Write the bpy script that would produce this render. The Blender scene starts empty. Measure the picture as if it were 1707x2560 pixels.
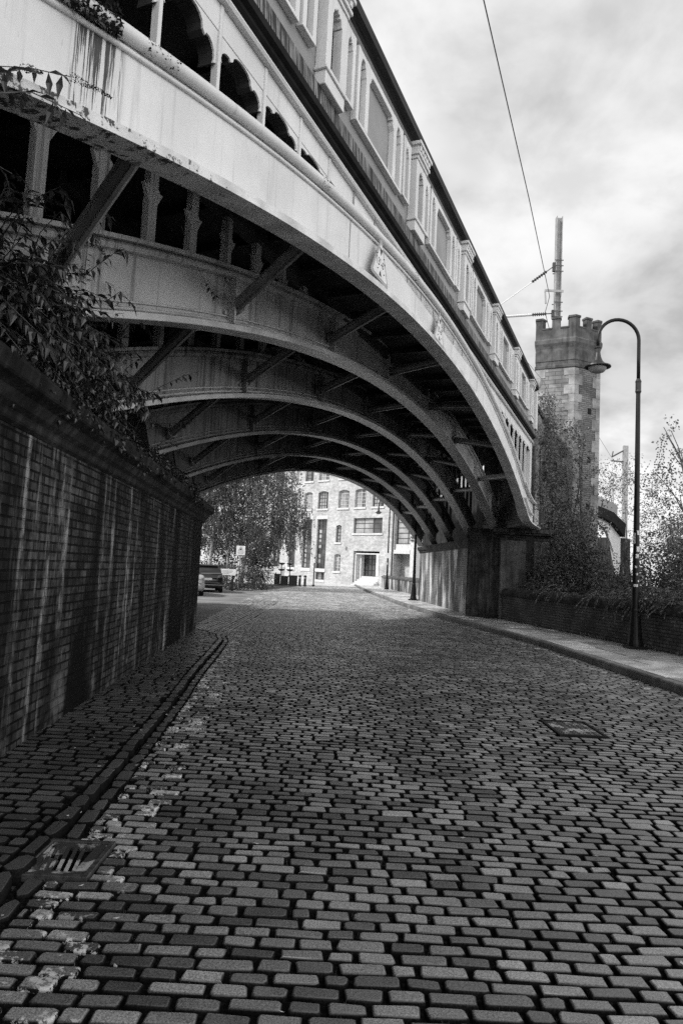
import bpy, bmesh, math, random
from mathutils import Vector, Matrix
random.seed(7)
rnd = random.random
def U(a, b): return a + (b - a) * rnd()
S = bpy.context.scene
COL = S.collection

# ------------------------------------------------------------------ camera
PITCH, ROLL = 0.084, 0.049
_f = Vector((0, math.cos(PITCH), math.sin(PITCH))); _u = Vector((0, -math.sin(PITCH), math.cos(PITCH))); _r = Vector((1, 0, 0))
_c, _s = math.cos(ROLL), math.sin(ROLL)
_r2 = _r * _c + _u * _s; _u2 = _u * _c - _r * _s
cd = bpy.data.cameras.new('camera'); cam = bpy.data.objects.new('camera', cd); COL.objects.link(cam)
cd.sensor_fit = 'VERTICAL'; cd.sensor_height = 36; cd.sensor_width = 24; cd.lens = 24.0
cd.clip_start = 0.05; cd.clip_end = 2000
cam.matrix_world = Matrix(((_r2.x, _u2.x, -_f.x, 0), (_r2.y, _u2.y, -_f.y, 0), (_r2.z, _u2.z, -_f.z, 1.55), (0, 0, 0, 1)))
S.camera = cam
S.view_settings.view_transform = 'Standard'; S.view_settings.look = 'None'
S.cycles.use_denoising = False; S.cycles.adaptive_threshold = 0.004
S.view_settings.exposure = 0.0; S.view_settings.gamma = 1.0

# ------------------------------------------------------------------ sun and sky
SUN_DIR = Vector((-0.93, -0.36, 0.0)).normalized() * math.cos(math.radians(42)); SUN_DIR.z = math.sin(math.radians(42))
sl = bpy.data.lights.new('sun', 'SUN'); sl.energy = 5.0; sl.angle = math.radians(6); sl.color = (1, 0.995, 0.985)
so = bpy.data.objects.new('sun', sl); COL.objects.link(so); so.location = (-30, 5, 40)
so.rotation_euler = SUN_DIR.to_track_quat('Z', 'Y').to_euler()
W = bpy.data.worlds.new('World'); S.world = W; W.use_nodes = True
nt = W.node_tree; nt.nodes.clear()
def wn(t, **k):
    n = nt.nodes.new(t)
    for a, b in k.items(): setattr(n, a, b)
    return n
def wmath(op, a, b=None, clamp=False):
    n = wn('ShaderNodeMath', operation=op, use_clamp=clamp)
    for i, v in enumerate((a, b)):
        if v is None: continue
        if hasattr(v, 'links'): nt.links.new(v, n.inputs[i])
        else: n.inputs[i].default_value = v
    return n.outputs[0]
def wmap(v, a, b, c, d, smooth=True):
    n = wn('ShaderNodeMapRange'); n.interpolation_type = 'SMOOTHSTEP' if smooth else 'LINEAR'
    nt.links.new(v, n.inputs[0])
    for i, x in enumerate((a, b, c, d)): n.inputs[i + 1].default_value = x
    return n.outputs[0]
sky = wn('ShaderNodeTexSky', sky_type='NISHITA'); sky.sun_disc = False
sky.sun_elevation = math.radians(42); sky.sun_rotation = math.atan2(SUN_DIR.x, SUN_DIR.y)
bw = wn('ShaderNodeRGBToBW'); nt.links.new(sky.outputs[0], bw.inputs[0])
tc = wn('ShaderNodeTexCoord'); sx = wn('ShaderNodeSeparateXYZ'); nt.links.new(tc.outputs['Generated'], sx.inputs[0])
zc = wmath('ADD', wmath('MAXIMUM', sx.outputs[2], 0.0), 0.34)
cx = wn('ShaderNodeCombineXYZ')
nt.links.new(wmath('DIVIDE', sx.outputs[0], zc), cx.inputs[0]); nt.links.new(wmath('DIVIDE', sx.outputs[1], zc), cx.inputs[1]); cx.inputs[2].default_value = 3.1
def wnoise(scale, detail, rough, dist=0.0, off=(0, 0, 0)):
    m = wn('ShaderNodeMapping'); m.inputs['Location'].default_value = off; nt.links.new(cx.outputs[0], m.inputs[0])
    n = wn('ShaderNodeTexNoise'); nt.links.new(m.outputs[0], n.inputs['Vector'])
    n.inputs['Scale'].default_value = scale; n.inputs['Detail'].default_value = detail; n.inputs['Roughness'].default_value = rough; n.inputs['Distortion'].default_value = dist
    return n.outputs[0]
big = wmap(wnoise(2.1, 4, 0.5, 0.1, (0.6, 2.2, 0)), 0.38, 0.62, 0.0, 1.0)
fine = wmap(wnoise(6.0, 6, 0.55, 0.15, (4.2, 1.0, 0)), 0.34, 0.66, 0.0, 1.0)
cl = wmath('ADD', wmath('MULTIPLY', big, 0.30), wmath('MULTIPLY', fine, 0.22))
cl = wmath('ADD', cl, 0.37)                                    # cloud radiance 0.5 .. 0.87
low = wmap(sx.outputs[2], 0.50, 0.85, 1.0, 0.0)                 # unseen bright band added low on the right to light the fascia
dot = wmath('ADD', wmath('MULTIPLY', sx.outputs[0], 0.75), wmath('MULTIPLY', sx.outputs[1], -0.66))
side = wmath('ADD', wmath('MULTIPLY', wmath('MULTIPLY', wmap(dot, 0.15, 0.75, 0.0, 1.0), low), 2.5), 1.0)
cl = wmath('MULTIPLY', cl, side)
bg1 = wn('ShaderNodeBackground'); nt.links.new(bw.outputs[0], bg1.inputs[0]); bg1.inputs[1].default_value = 0.05
bg2 = wn('ShaderNodeBackground'); nt.links.new(cl, bg2.inputs[0]); bg2.inputs[1].default_value = 1.0
ad = wn('ShaderNodeAddShader'); nt.links.new(bg1.outputs[0], ad.inputs[0]); nt.links.new(bg2.outputs[0], ad.inputs[1])
wo = wn('ShaderNodeOutputWorld'); nt.links.new(ad.outputs[0], wo.inputs[0])

# ------------------------------------------------------------------ materials (the place is seen in black and white: neutral greys)
class G:
    def __init__(s, name):
        s.m = bpy.data.materials.new(name); s.m.use_nodes = True; s.t = s.m.node_tree; s.b = s.t.nodes['Principled BSDF']; s.c = {}
        s.tc = s.t.nodes.new('ShaderNodeTexCoord')
    def n(s, t, **k):
        x = s.t.nodes.new(t)
        for a, b in k.items(): setattr(x, a, b)
        return x
    def l(s, a, b): s.t.links.new(a, b)
    def setin(s, sock, v):
        if hasattr(v, 'links'): s.l(v, sock)
        else: sock.default_value = v
    def math(s, op, a, b=0.0, clamp=False):
        x = s.n('ShaderNodeMath', operation=op, use_clamp=clamp); s.setin(x.inputs[0], a); s.setin(x.inputs[1], b); return x.outputs[0]
    def rng(s, v, a, b, c, d, smooth=True):
        x = s.n('ShaderNodeMapRange'); x.interpolation_type = 'SMOOTHSTEP' if smooth else 'LINEAR'; s.l(v, x.inputs[0])
        for i, y in enumerate((a, b, c, d)): s.setin(x.inputs[i + 1], y)
        return x.outputs[0]
    def noise(s, coord, scale, detail=4, rough=0.55, off=0.0):
        m = s.n('ShaderNodeMapping'); s.l(s.tc.outputs[coord], m.inputs[0])
        m.inputs['Scale'].default_value = scale if isinstance(scale, tuple) else (scale,) * 3
        m.inputs['Location'].default_value = (off, off * 1.7, off * 0.6)
        x = s.n('ShaderNodeTexNoise'); s.l(m.outputs[0], x.inputs['Vector']); x.inputs['Scale'].default_value = 1.0
        x.inputs['Detail'].default_value = detail; x.inputs['Roughness'].default_value = rough; return x.outputs[0]
    def mix(s, f, a, b):
        x = s.n('ShaderNodeMix'); x.data_type = 'FLOAT'; s.setin(x.inputs[0], f); s.setin(x.inputs[2], a); s.setin(x.inputs[3], b); return x.outputs[0]
    def attr(s, name):
        x = s.n('ShaderNodeAttribute'); x.attribute_name = name; return x.outputs['Fac']
    def axis(s, coord, i):
        x = s.n('ShaderNodeSeparateXYZ'); s.l(s.tc.outputs[coord], x.inputs[0]); return x.outputs[i]
    def bump(s, h, strength, dist=0.01):
        x = s.n('ShaderNodeBump'); s.l(h, x.inputs['Height']); x.inputs['Strength'].default_value = strength; x.inputs['Distance'].default_value = dist; s.l(x.outputs[0], s.b.inputs['Normal'])
    def done(s, col, rough=0.6, spec=0.5, metal=0.0):
        s.setin(s.b.inputs['Roughness'], rough); s.b.inputs['Specular IOR Level'].default_value = spec; s.b.inputs['Metallic'].default_value = metal
        if hasattr(col, 'links'):
            x = s.n('ShaderNodeCombineColor')
            for i in range(3): s.l(col, x.inputs[i])
            s.l(x.outputs[0], s.b.inputs['Base Color'])
        else: s.b.inputs['Base Color'].default_value = (col, col, col, 1)
        return s.m
def grey(name, base, rough=0.6, spec=0.5, mods=(), bump=None, metal=0.0, attr=None):
    g = G(name); v = base
    if attr: v = g.math('MULTIPLY', g.attr(attr), base)
    for i, (k, coord, sc, a, b, lo, hi) in enumerate(mods):
        nz = g.noise(coord, sc, 5, 0.6, i * 3.3)
        if k == 'mul': v = g.math('MULTIPLY', g.rng(nz, a, b, lo, hi), v)
        else: v = g.mix(g.rng(nz, a, b, 0.0, hi), v, lo)
    if bump: g.bump(g.noise(bump[0], bump[1], 5, 0.6, 9.0), bump[2], bump[3])
    return g.done(v, rough, spec, metal)
def brickmat(name, c1, c2, mortar, bw=0.23, bh=0.076, ms=0.012, rough=0.75, mods=(), bumps=0.5, spec=0.35):
    g = G(name); t = g.n('ShaderNodeTexBrick'); g.l(g.tc.outputs['UV'], t.inputs['Vector'])
    t.inputs['Color1'].default_value = (c1,) * 3 + (1,); t.inputs['Color2'].default_value = (c2,) * 3 + (1,); t.inputs['Mortar'].default_value = (mortar,) * 3 + (1,)
    t.inputs['Scale'].default_value = 1.0; t.inputs['Brick Width'].default_value = bw; t.inputs['Row Height'].default_value = bh
    t.inputs['Mortar Size'].default_value = ms; t.inputs['Mortar Smooth'].default_value = 0.3; t.inputs['Bias'].default_value = -0.1
    b = g.n('ShaderNodeRGBToBW'); g.l(t.outputs['Color'], b.inputs[0]); v = b.outputs[0]
    for i, (k, coord, sc, a, bb, lo, hi) in enumerate(mods):
        nz = g.noise(coord, sc, 5, 0.62, i * 5.1)
        if k == 'mul': v = g.math('MULTIPLY', g.rng(nz, a, bb, lo, hi), v)
        else: v = g.mix(g.rng(nz, a, bb, 0.0, hi), v, lo)
    h = g.math('ADD', g.math('MULTIPLY', t.outputs['Fac'], -1.0), g.math('MULTIPLY', g.noise('UV', 25.0, 4), 0.6))
    g.bump(h, bumps, 0.008)
    return g.done(v, rough, spec)
M = {}
PAINT_MODS = [('mul', 'Object', 1.3, 0.3, 0.7, 0.86, 1.05), ('mul', 'Object', (14, 14, 0.5), 0.52, 0.78, 1.0, 0.72), ('mul', 'Object', (45, 45, 9), 0.62, 0.72, 1.0, 0.8), ('mix', 'Object', 4.5, 0.73, 0.80, 0.05, 0.55)]
M['white_paint'] = grey('white_paint', 0.64, 0.5, 0.4, PAINT_MODS, ('Object', 6.0, 0.12, 0.01))
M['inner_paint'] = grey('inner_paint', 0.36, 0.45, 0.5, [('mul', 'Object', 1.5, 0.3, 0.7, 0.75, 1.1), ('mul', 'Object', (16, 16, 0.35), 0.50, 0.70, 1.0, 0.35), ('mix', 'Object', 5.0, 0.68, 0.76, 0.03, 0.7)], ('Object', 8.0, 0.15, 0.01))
M['inner_paint_b'] = grey('inner_paint_shaded', 0.20, 0.5, 0.4, [('mul', 'Object', 1.5, 0.3, 0.7, 0.7, 1.1), ('mul', 'Object', (16, 16, 0.35), 0.48, 0.66, 1.0, 0.2), ('mix', 'Object', 5.0, 0.66, 0.74, 0.03, 0.8)], ('Object', 8.0, 0.15, 0.01))  # darker copy of the inner rib paint: shade under the bridge put into colour
M['shaded_rib_paint'] = grey('shaded_rib_paint', 0.085, 0.55, 0.4, [('mul', 'Object', 1.5, 0.3, 0.7, 0.6, 1.2), ('mul', 'Object', (16, 16, 0.35), 0.48, 0.66, 1.0, 0.3)], ('Object', 8.0, 0.15, 0.01))  # same rib paint darkened to stand for deep shade on the far ribs
M['shaded_flange_paint'] = grey('shaded_flange_paint', 0.16, 0.4, 0.5, [('mul', 'Object', 2.5, 0.3, 0.7, 0.6, 1.2)], ('Object', 8.0, 0.15, 0.01))  # flange paint darkened to stand for the deep shade at the far ribs
M['flange_paint'] = grey('flange_paint', 0.42, 0.35, 0.5, [('mul', 'Object', 2.5, 0.3, 0.7, 0.7, 1.1), ('mix', 'Object', 7.0, 0.66, 0.74, 0.04, 0.7)], ('Object', 9.0, 0.2, 0.01))  # lighter than the webs, so the flange highlights are painted in
M['strut_paint'] = grey('strut_paint', 0.18, 0.4, 0.5, [('mul', 'Object', 3.0, 0.3, 0.7, 0.7, 1.2)], ('Object', 9.0, 0.15, 0.01))
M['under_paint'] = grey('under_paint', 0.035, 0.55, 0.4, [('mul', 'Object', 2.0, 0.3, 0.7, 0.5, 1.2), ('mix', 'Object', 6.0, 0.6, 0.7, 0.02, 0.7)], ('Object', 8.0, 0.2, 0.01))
M['panel_grey'] = grey('panel_grey', 0.27, 0.6, 0.3, [('mul', 'Object', 1.8, 0.3, 0.7, 0.85, 1.08), ('mul', 'Object', (25, 25, 1.5), 0.55, 0.75, 1.0, 0.85)])
M['black_iron'] = grey('black_iron', 0.009, 0.75, 0.15, [('mul', 'Object', 5.0, 0.3, 0.7, 0.6, 1.5)], ('Object', 15.0, 0.2, 0.01))
M['dark_coping'] = grey('dark_coping', 0.018, 0.7, 0.3, [('mul', 'Object', (2.0, 20, 20), 0.35, 0.7, 0.6, 1.9)], ('Object', 12.0, 0.4, 0.02))
M['streaked_band'] = grey('streaked_band', 0.24, 0.7, 0.3, [('mul', 'Object', (46, 1, 2.5), 0.40, 0.56, 1.0, 0.04), ('mul', 'Object', 3.0, 0.35, 0.65, 0.6, 1.1)])
M['lamp_paint'] = grey('lamp_paint', 0.006, 0.4, 0.22, [('mul', 'Object', 8.0, 0.3, 0.7, 0.7, 1.5)])
M['lamp_cap'] = grey('lamp_cap', 0.016, 0.4, 0.3, [('mul', 'Object', 9.0, 0.3, 0.7, 0.7, 1.5)])
M['galvanised'] = grey('galvanised', 0.28, 0.5, 0.4, [('mul', 'Object', 5.0, 0.3, 0.7, 0.75, 1.15)])
M['pale_steel'] = grey('pale_steel', 0.60, 0.45, 0.4)
M['dark_steel'] = grey('dark_steel', 0.05, 0.5, 0.4)
M['sandstone_dark'] = grey('sandstone_dark', 0.05, 0.85, 0.2, [('mul', 'Object', 3.0, 0.3, 0.7, 0.45, 1.5), ('mul', 'Object', (9, 9, 0.7), 0.4, 0.7, 0.5, 1.3)], ('Object', 14.0, 0.5, 0.02))
M['sooty_stone'] = grey('sooty_stone', 0.018, 0.85, 0.2, [('mul', 'Object', 3.0, 0.3, 0.7, 0.4, 1.8), ('mul', 'Object', (9, 9, 0.7), 0.4, 0.7, 0.5, 1.5), ('mix', 'Object', 2.5, 0.66, 0.74, 0.12, 0.6)], ('Object', 14.0, 0.6, 0.03))
M['sandstone_tower'] = grey('sandstone_tower', 0.095, 0.85, 0.2, [('mul', 'Object', 2.2, 0.3, 0.7, 0.55, 1.35), ('mul', 'Object', (9, 9, 0.8), 0.45, 0.7, 1.0, 0.55)], ('Object', 16.0, 0.4, 0.02))
M['quoin_stone'] = grey('quoin_stone', 0.27, 0.85, 0.2, [('mul', 'Object', 2.0, 0.35, 0.65, 0.6, 1.25)], ('Object', 16.0, 0.4, 0.02))
M['tower_brick'] = brickmat('tower_brick', 0.13, 0.21, 0.06, mods=[('mul', 'Object', 1.2, 0.35, 0.65, 0.5, 1.15)])
M['tower_stone'] = brickmat('tower_stone', 0.17, 0.26, 0.07, bw=0.5, bh=0.16, mods=[('mul', 'Object', 1.2, 0.35, 0.65, 0.55, 1.15)])
WALL_MODS = [('mul', 'UV', (1.1, 0.10, 1), 0.42, 0.54, 0.06, 1.0), ('mul', 'UV', (6, 0.5, 1), 0.35, 0.65, 0.35, 1.5), ('mul', 'UV', (2.2, 2.2, 1), 0.3, 0.7, 0.6, 1.3), ('mix', 'UV', (4.0, 0.30, 1), 0.57, 0.70, 0.26, 0.8)]
M['wall_brick'] = None
def wall_mat():
    g = G('wall_brick'); t = g.n('ShaderNodeTexBrick'); g.l(g.tc.outputs['UV'], t.inputs['Vector'])
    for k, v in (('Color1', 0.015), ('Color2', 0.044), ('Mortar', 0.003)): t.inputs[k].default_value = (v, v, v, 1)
    for k, v in (('Scale', 1.0), ('Brick Width', 0.235), ('Row Height', 0.079), ('Mortar Size', 0.010), ('Mortar Smooth', 0.4)): t.inputs[k].default_value = v
    b = g.n('ShaderNodeRGBToBW'); g.l(t.outputs['Color'], b.inputs[0]); v = b.outputs[0]
    v = g.math('MULTIPLY', v, g.rng(g.noise('UV', (7.0, 7.0, 1), 3, 0.6, 1.0), 0.3, 0.7, 0.45, 1.6))
    v = g.math('MULTIPLY', v, g.rng(g.noise('UV', (11.0, 0.5, 1), 3, 0.6, 2.0), 0.35, 0.65, 0.45, 1.35))
    pale = g.math('MULTIPLY', g.rng(g.noise('UV', (3.2, 0.28, 1), 5, 0.65, 3.0), 0.52, 0.68, 0.0, 1.0), g.rng(g.noise('UV', (9.0, 6.0, 1), 4, 0.6, 6.0), 0.40, 0.62, 0.15, 1.0))
    v = g.mix(pale, v, 0.28)
    lime = g.math('MULTIPLY', g.rng(g.axis('UV', 1), 0.1, 1.3, 1.0, 0.0), g.rng(g.noise('UV', (1.4, 1.1, 1), 5, 0.65, 8.0), 0.52, 0.66, 0.0, 0.8))
    v = g.mix(lime, v, 0.13)
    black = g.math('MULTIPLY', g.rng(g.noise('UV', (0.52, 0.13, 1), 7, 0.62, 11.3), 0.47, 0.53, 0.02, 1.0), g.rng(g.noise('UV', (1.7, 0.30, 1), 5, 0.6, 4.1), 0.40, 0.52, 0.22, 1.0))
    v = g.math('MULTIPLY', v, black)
    h = g.math('ADD', g.math('MULTIPLY', t.outputs['Fac'], -1.0), g.math('MULTIPLY', g.noise('UV', 25.0, 4), 0.5)); g.bump(h, 1.0, 0.015)
    return g.done(v, 0.75, 0.12)
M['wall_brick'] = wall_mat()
M['abutment_brick'] = brickmat('abutment_brick', 0.12, 0.18, 0.07, mods=[('mul', 'UV', (0.8, 0.22, 1), 0.42, 0.58, 0.25, 1.2), ('mul', 'UV', (5, 1.6, 1), 0.35, 0.65, 0.7, 1.25), ('mix', 'UV', (1.7, 0.45, 1), 0.50, 0.62, 0.55, 0.75)])
M['parapet_brick'] = brickmat('parapet_brick', 0.055, 0.10, 0.02, mods=[('mul', 'UV', (1.5, 1.5, 1), 0.35, 0.65, 0.5, 1.3), ('mix', 'UV', (4, 2, 1), 0.66, 0.74, 0.2, 0.5)])
M['mill_brick'] = brickmat('mill_brick', 0.34, 0.46, 0.46, mods=[('mul', 'UV', (0.5, 0.5, 1), 0.35, 0.65, 0.80, 1.1), ('mul', 'UV', (2.2, 4, 1), 0.35, 0.65, 0.80, 1.12)], bumps=0.4, ms=0.014)
M['pale_stone'] = grey('pale_stone', 0.56, 0.8, 0.2, [('mul', 'Object', 4.0, 0.3, 0.7, 0.8, 1.05)])
M['flag_stone'] = grey('flag_stone', 0.50, 0.38, 0.7, [('mul', 'Object', 3.0, 0.3, 0.7, 0.65, 1.3), ('mul', 'Object', 30.0, 0.3, 0.7, 0.8, 1.15)], ('Object', 45.0, 0.3, 0.01), attr='tone')
M['kerb_stone'] = grey('kerb_stone', 0.12, 0.6, 0.4, [('mul', 'Object', 4.0, 0.3, 0.7, 0.6, 1.3)], ('Object', 30.0, 0.4, 0.01), attr='tone')
M['joint_dirt'] = grey('joint_dirt', 0.006, 0.95, 0.05, [('mul', 'Object', 40.0, 0.45, 0.7, 0.6, 3.0)], ('Object', 70.0, 0.8, 0.02))
M['earth'] = grey('earth', 0.07, 0.95, 0.1, [('mul', 'Object', 0.7, 0.3, 0.7, 0.6, 1.4), ('mul', 'Object', 9.0, 0.3, 0.7, 0.7, 1.3)], ('Object', 12.0, 0.6, 0.05))
M['tarmac'] = grey('tarmac', 0.17, 0.85, 0.2, [('mul', 'Object', 0.8, 0.3, 0.7, 0.7, 1.25), ('mul', 'Object', 60.0, 0.3, 0.7, 0.75, 1.3)], ('Object', 90.0, 0.4, 0.01))
def sett_mat():
    g = G('granite_sett')
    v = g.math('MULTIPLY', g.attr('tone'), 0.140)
    v = g.math('MULTIPLY', v, g.rng(g.noise('Object', 150.0, 3), 0.3, 0.7, 0.55, 1.5))
    v = g.math('MULTIPLY', v, g.rng(g.noise('Object', 1.1, 3, off=4.0), 0.35, 0.65, 0.72, 1.2))
    wear = g.math('ADD', g.math('MULTIPLY', g.noise('Object', 38.0, 5, 0.65), 0.55), g.math('MULTIPLY', g.noise('Object', 5.0, 3, 0.55, 7.0), 0.55))
    m = g.math('MULTIPLY', g.attr('paint'), g.rng(wear, 0.565, 0.615, 0.0, 1.0))
    v = g.mix(m, v, 0.46)
    g.bump(g.noise('Object', 60.0, 4, 0.65), 0.35, 0.006)
    r = g.rng(g.noise('Object', 5.0, 3, off=2.0), 0.3, 0.7, 0.28, 0.46)
    r = g.mix(g.rng(g.attr('tone'), 0.12, 0.34, 1.0, 0.0), r, 0.95)
    m_ = g.done(v, r, 0.9)
    g.l(g.rng(g.attr('tone'), 0.10, 0.34, 0.0, 0.95), g.b.inputs['Specular IOR Level']); return m_
M['sett'] = sett_mat()
def stained_rib():
    g = G('stained_paint'); v = 0.64
    for i, (k, coord, sc, a, b, lo, hi) in enumerate(PAINT_MODS):
        nz = g.noise(coord, sc, 5, 0.6, i * 3.3)
        if k == 'mul': v = g.math('MULTIPLY', g.rng(nz, a, b, lo, hi), v)
        else: v = g.mix(g.rng(nz, a, b, 0.0, hi), v, lo)
    x = g.axis('Object', 0); z = g.axis('Object', 2)
    box = g.math('MULTIPLY', g.rng(x, 2.66, 2.74, 0, 1), g.rng(x, 3.05, 3.14, 1, 0))
    st = g.noise('Object', (44, 1, 1.0), 5, 0.7, 2.0)
    st2 = g.math('ADD', st, g.math('MULTIPLY', g.rng(z, 4.15, 4.75, -0.05, 0.045, False), 1.0))
    m = g.math('MULTIPLY', box, g.rng(st2, 0.49, 0.525, 0.0, 0.98))
    v = g.mix(m, v, 0.012)
    g.bump(g.noise('Object', 6.0, 4), 0.12, 0.01)
    return g.done(v, 0.5, 0.4)
M['stained_paint'] = stained_rib()
def mossy():
    g = G('mossy_flange'); v = 0.66; x = g.axis('Object', 0)
    n = g.noise('Object', (11, 11, 11), 6, 0.7)
    th = g.rng(x, 2.0, 6.0, 0.50, 0.70, False)
    m = g.rng(g.math('SUBTRACT', n, th), -0.02, 0.03, 0.0, 0.95)
    v = g.mix(m, g.math('MULTIPLY', g.rng(g.noise('Object', 3.0, 3, off=5), 0.3, 0.7, 0.7, 1.05), v), 0.025)
    g.bump(n, 0.6, 0.02); return g.done(v, 0.65, 0.3)
M['mossy_flange'] = mossy()
def leafmat(name, base, trans=0.3, rough=0.28):
    g = G(name); v = g.math('MULTIPLY', g.attr('tone'), base)
    m = g.done(v, rough, 0.6)
    tr = g.n('ShaderNodeBsdfTranslucent'); x = g.n('ShaderNodeCombineColor')
    vv = g.math('MULTIPLY', v, 1.2)
    for i in range(3): g.l(vv, x.inputs[i])
    g.l(x.outputs[0], tr.inputs[0]); mx = g.n('ShaderNodeMixShader'); mx.inputs[0].default_value = trans
    out = [n for n in g.t.nodes if n.type == 'OUTPUT_MATERIAL'][0]
    g.l(g.b.outputs[0], mx.inputs[1]); g.l(tr.outputs[0], mx.inputs[2]); g.l(mx.outputs[0], out.inputs[0]); return m
M['leaf_dark'] = leafmat('leaf_dark', 0.055)
M['leaf_black'] = leafmat('leaf_black', 0.028)
M['leaf_mid'] = leafmat('leaf_mid', 0.085)
M['leaf_pale'] = leafmat('leaf_pale', 0.12)
M['seed_head'] = grey('seed_head', 0.018, 0.9, 0.1)
M['bark_pale'] = grey('bark_pale', 0.42, 0.8, 0.2, [('mul', 'Object', (6, 6, 14), 0.5, 0.65, 1.0, 0.25)], ('Object', 18.0, 0.5, 0.02))
M['bark_dark'] = grey('bark_dark', 0.07, 0.9, 0.1, [('mul', 'Object', (12, 12, 3), 0.35, 0.65, 0.5, 1.5)], ('Object', 20.0, 0.7, 0.02))
def glassmat(name, base, rough=0.06):
    g = G(name); v = g.rng(g.noise('Object', 0.9, 2, off=3), 0.35, 0.65, base * 0.4, base * 1.6); return g.done(v, rough, 0.8)
M['window_glass'] = glassmat('window_glass', 0.05)
M['blind_glass'] = grey('blind_glass', 0.28, 0.25, 0.6, [('mul', 'Object', 1.0, 0.35, 0.65, 0.7, 1.3)])
M['frame_dark'] = grey('frame_dark', 0.06, 0.5, 0.4)
M['frame_pale'] = grey('frame_pale', 0.45, 0.5, 0.4)
M['black_paint'] = grey('black_paint', 0.014, 0.4, 0.5)
M['sign_white'] = grey('sign_white', 0.70, 0.4, 0.4, [('mul', 'Object', 6.0, 0.3, 0.7, 0.85, 1.05)])
M['sign_border'] = grey('sign_border', 0.30, 0.4, 0.4, [('mul', 'Object', 9.0, 0.3, 0.7, 0.8, 1.1)])
M['sign_ink'] = grey('sign_ink', 0.015, 0.5, 0.3)
M['stencil_ink'] = grey('stencil_ink', 0.05, 0.6, 0.3)
M['sticker_paper'] = grey('sticker_paper', 0.62, 0.5, 0.3, [('mul', 'Object', 25.0, 0.45, 0.6, 1.0, 0.5)])
M['car_black'] = grey('car_black', 0.010, 0.12, 0.6)
M['car_silver'] = grey('car_silver', 0.48, 0.22, 0.6, metal=0.5)
M['car_glass'] = grey('car_glass', 0.012, 0.05, 0.8)
M['rubber'] = grey('rubber', 0.015, 0.8, 0.2)
M['tail_light'] = grey('tail_light', 0.10, 0.15, 0.6)
M['plate_white'] = grey('plate_white', 0.55, 0.5, 0.3)
M['cast_iron'] = grey('cast_iron', 0.035, 0.45, 0.5, [('mul', 'Object', 20.0, 0.35, 0.65, 0.6, 1.5)], ('Object', 50.0, 0.4, 0.005))
M['worn_iron'] = grey('worn_iron', 0.03, 0.45, 0.5, [('mix', 'Object', 5.0, 0.50, 0.58, 0.38, 0.9)], ('Object', 50.0, 0.4, 0.005))
M['litter_leaf'] = grey('litter_leaf', 0.38, 0.7, 0.3)

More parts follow.
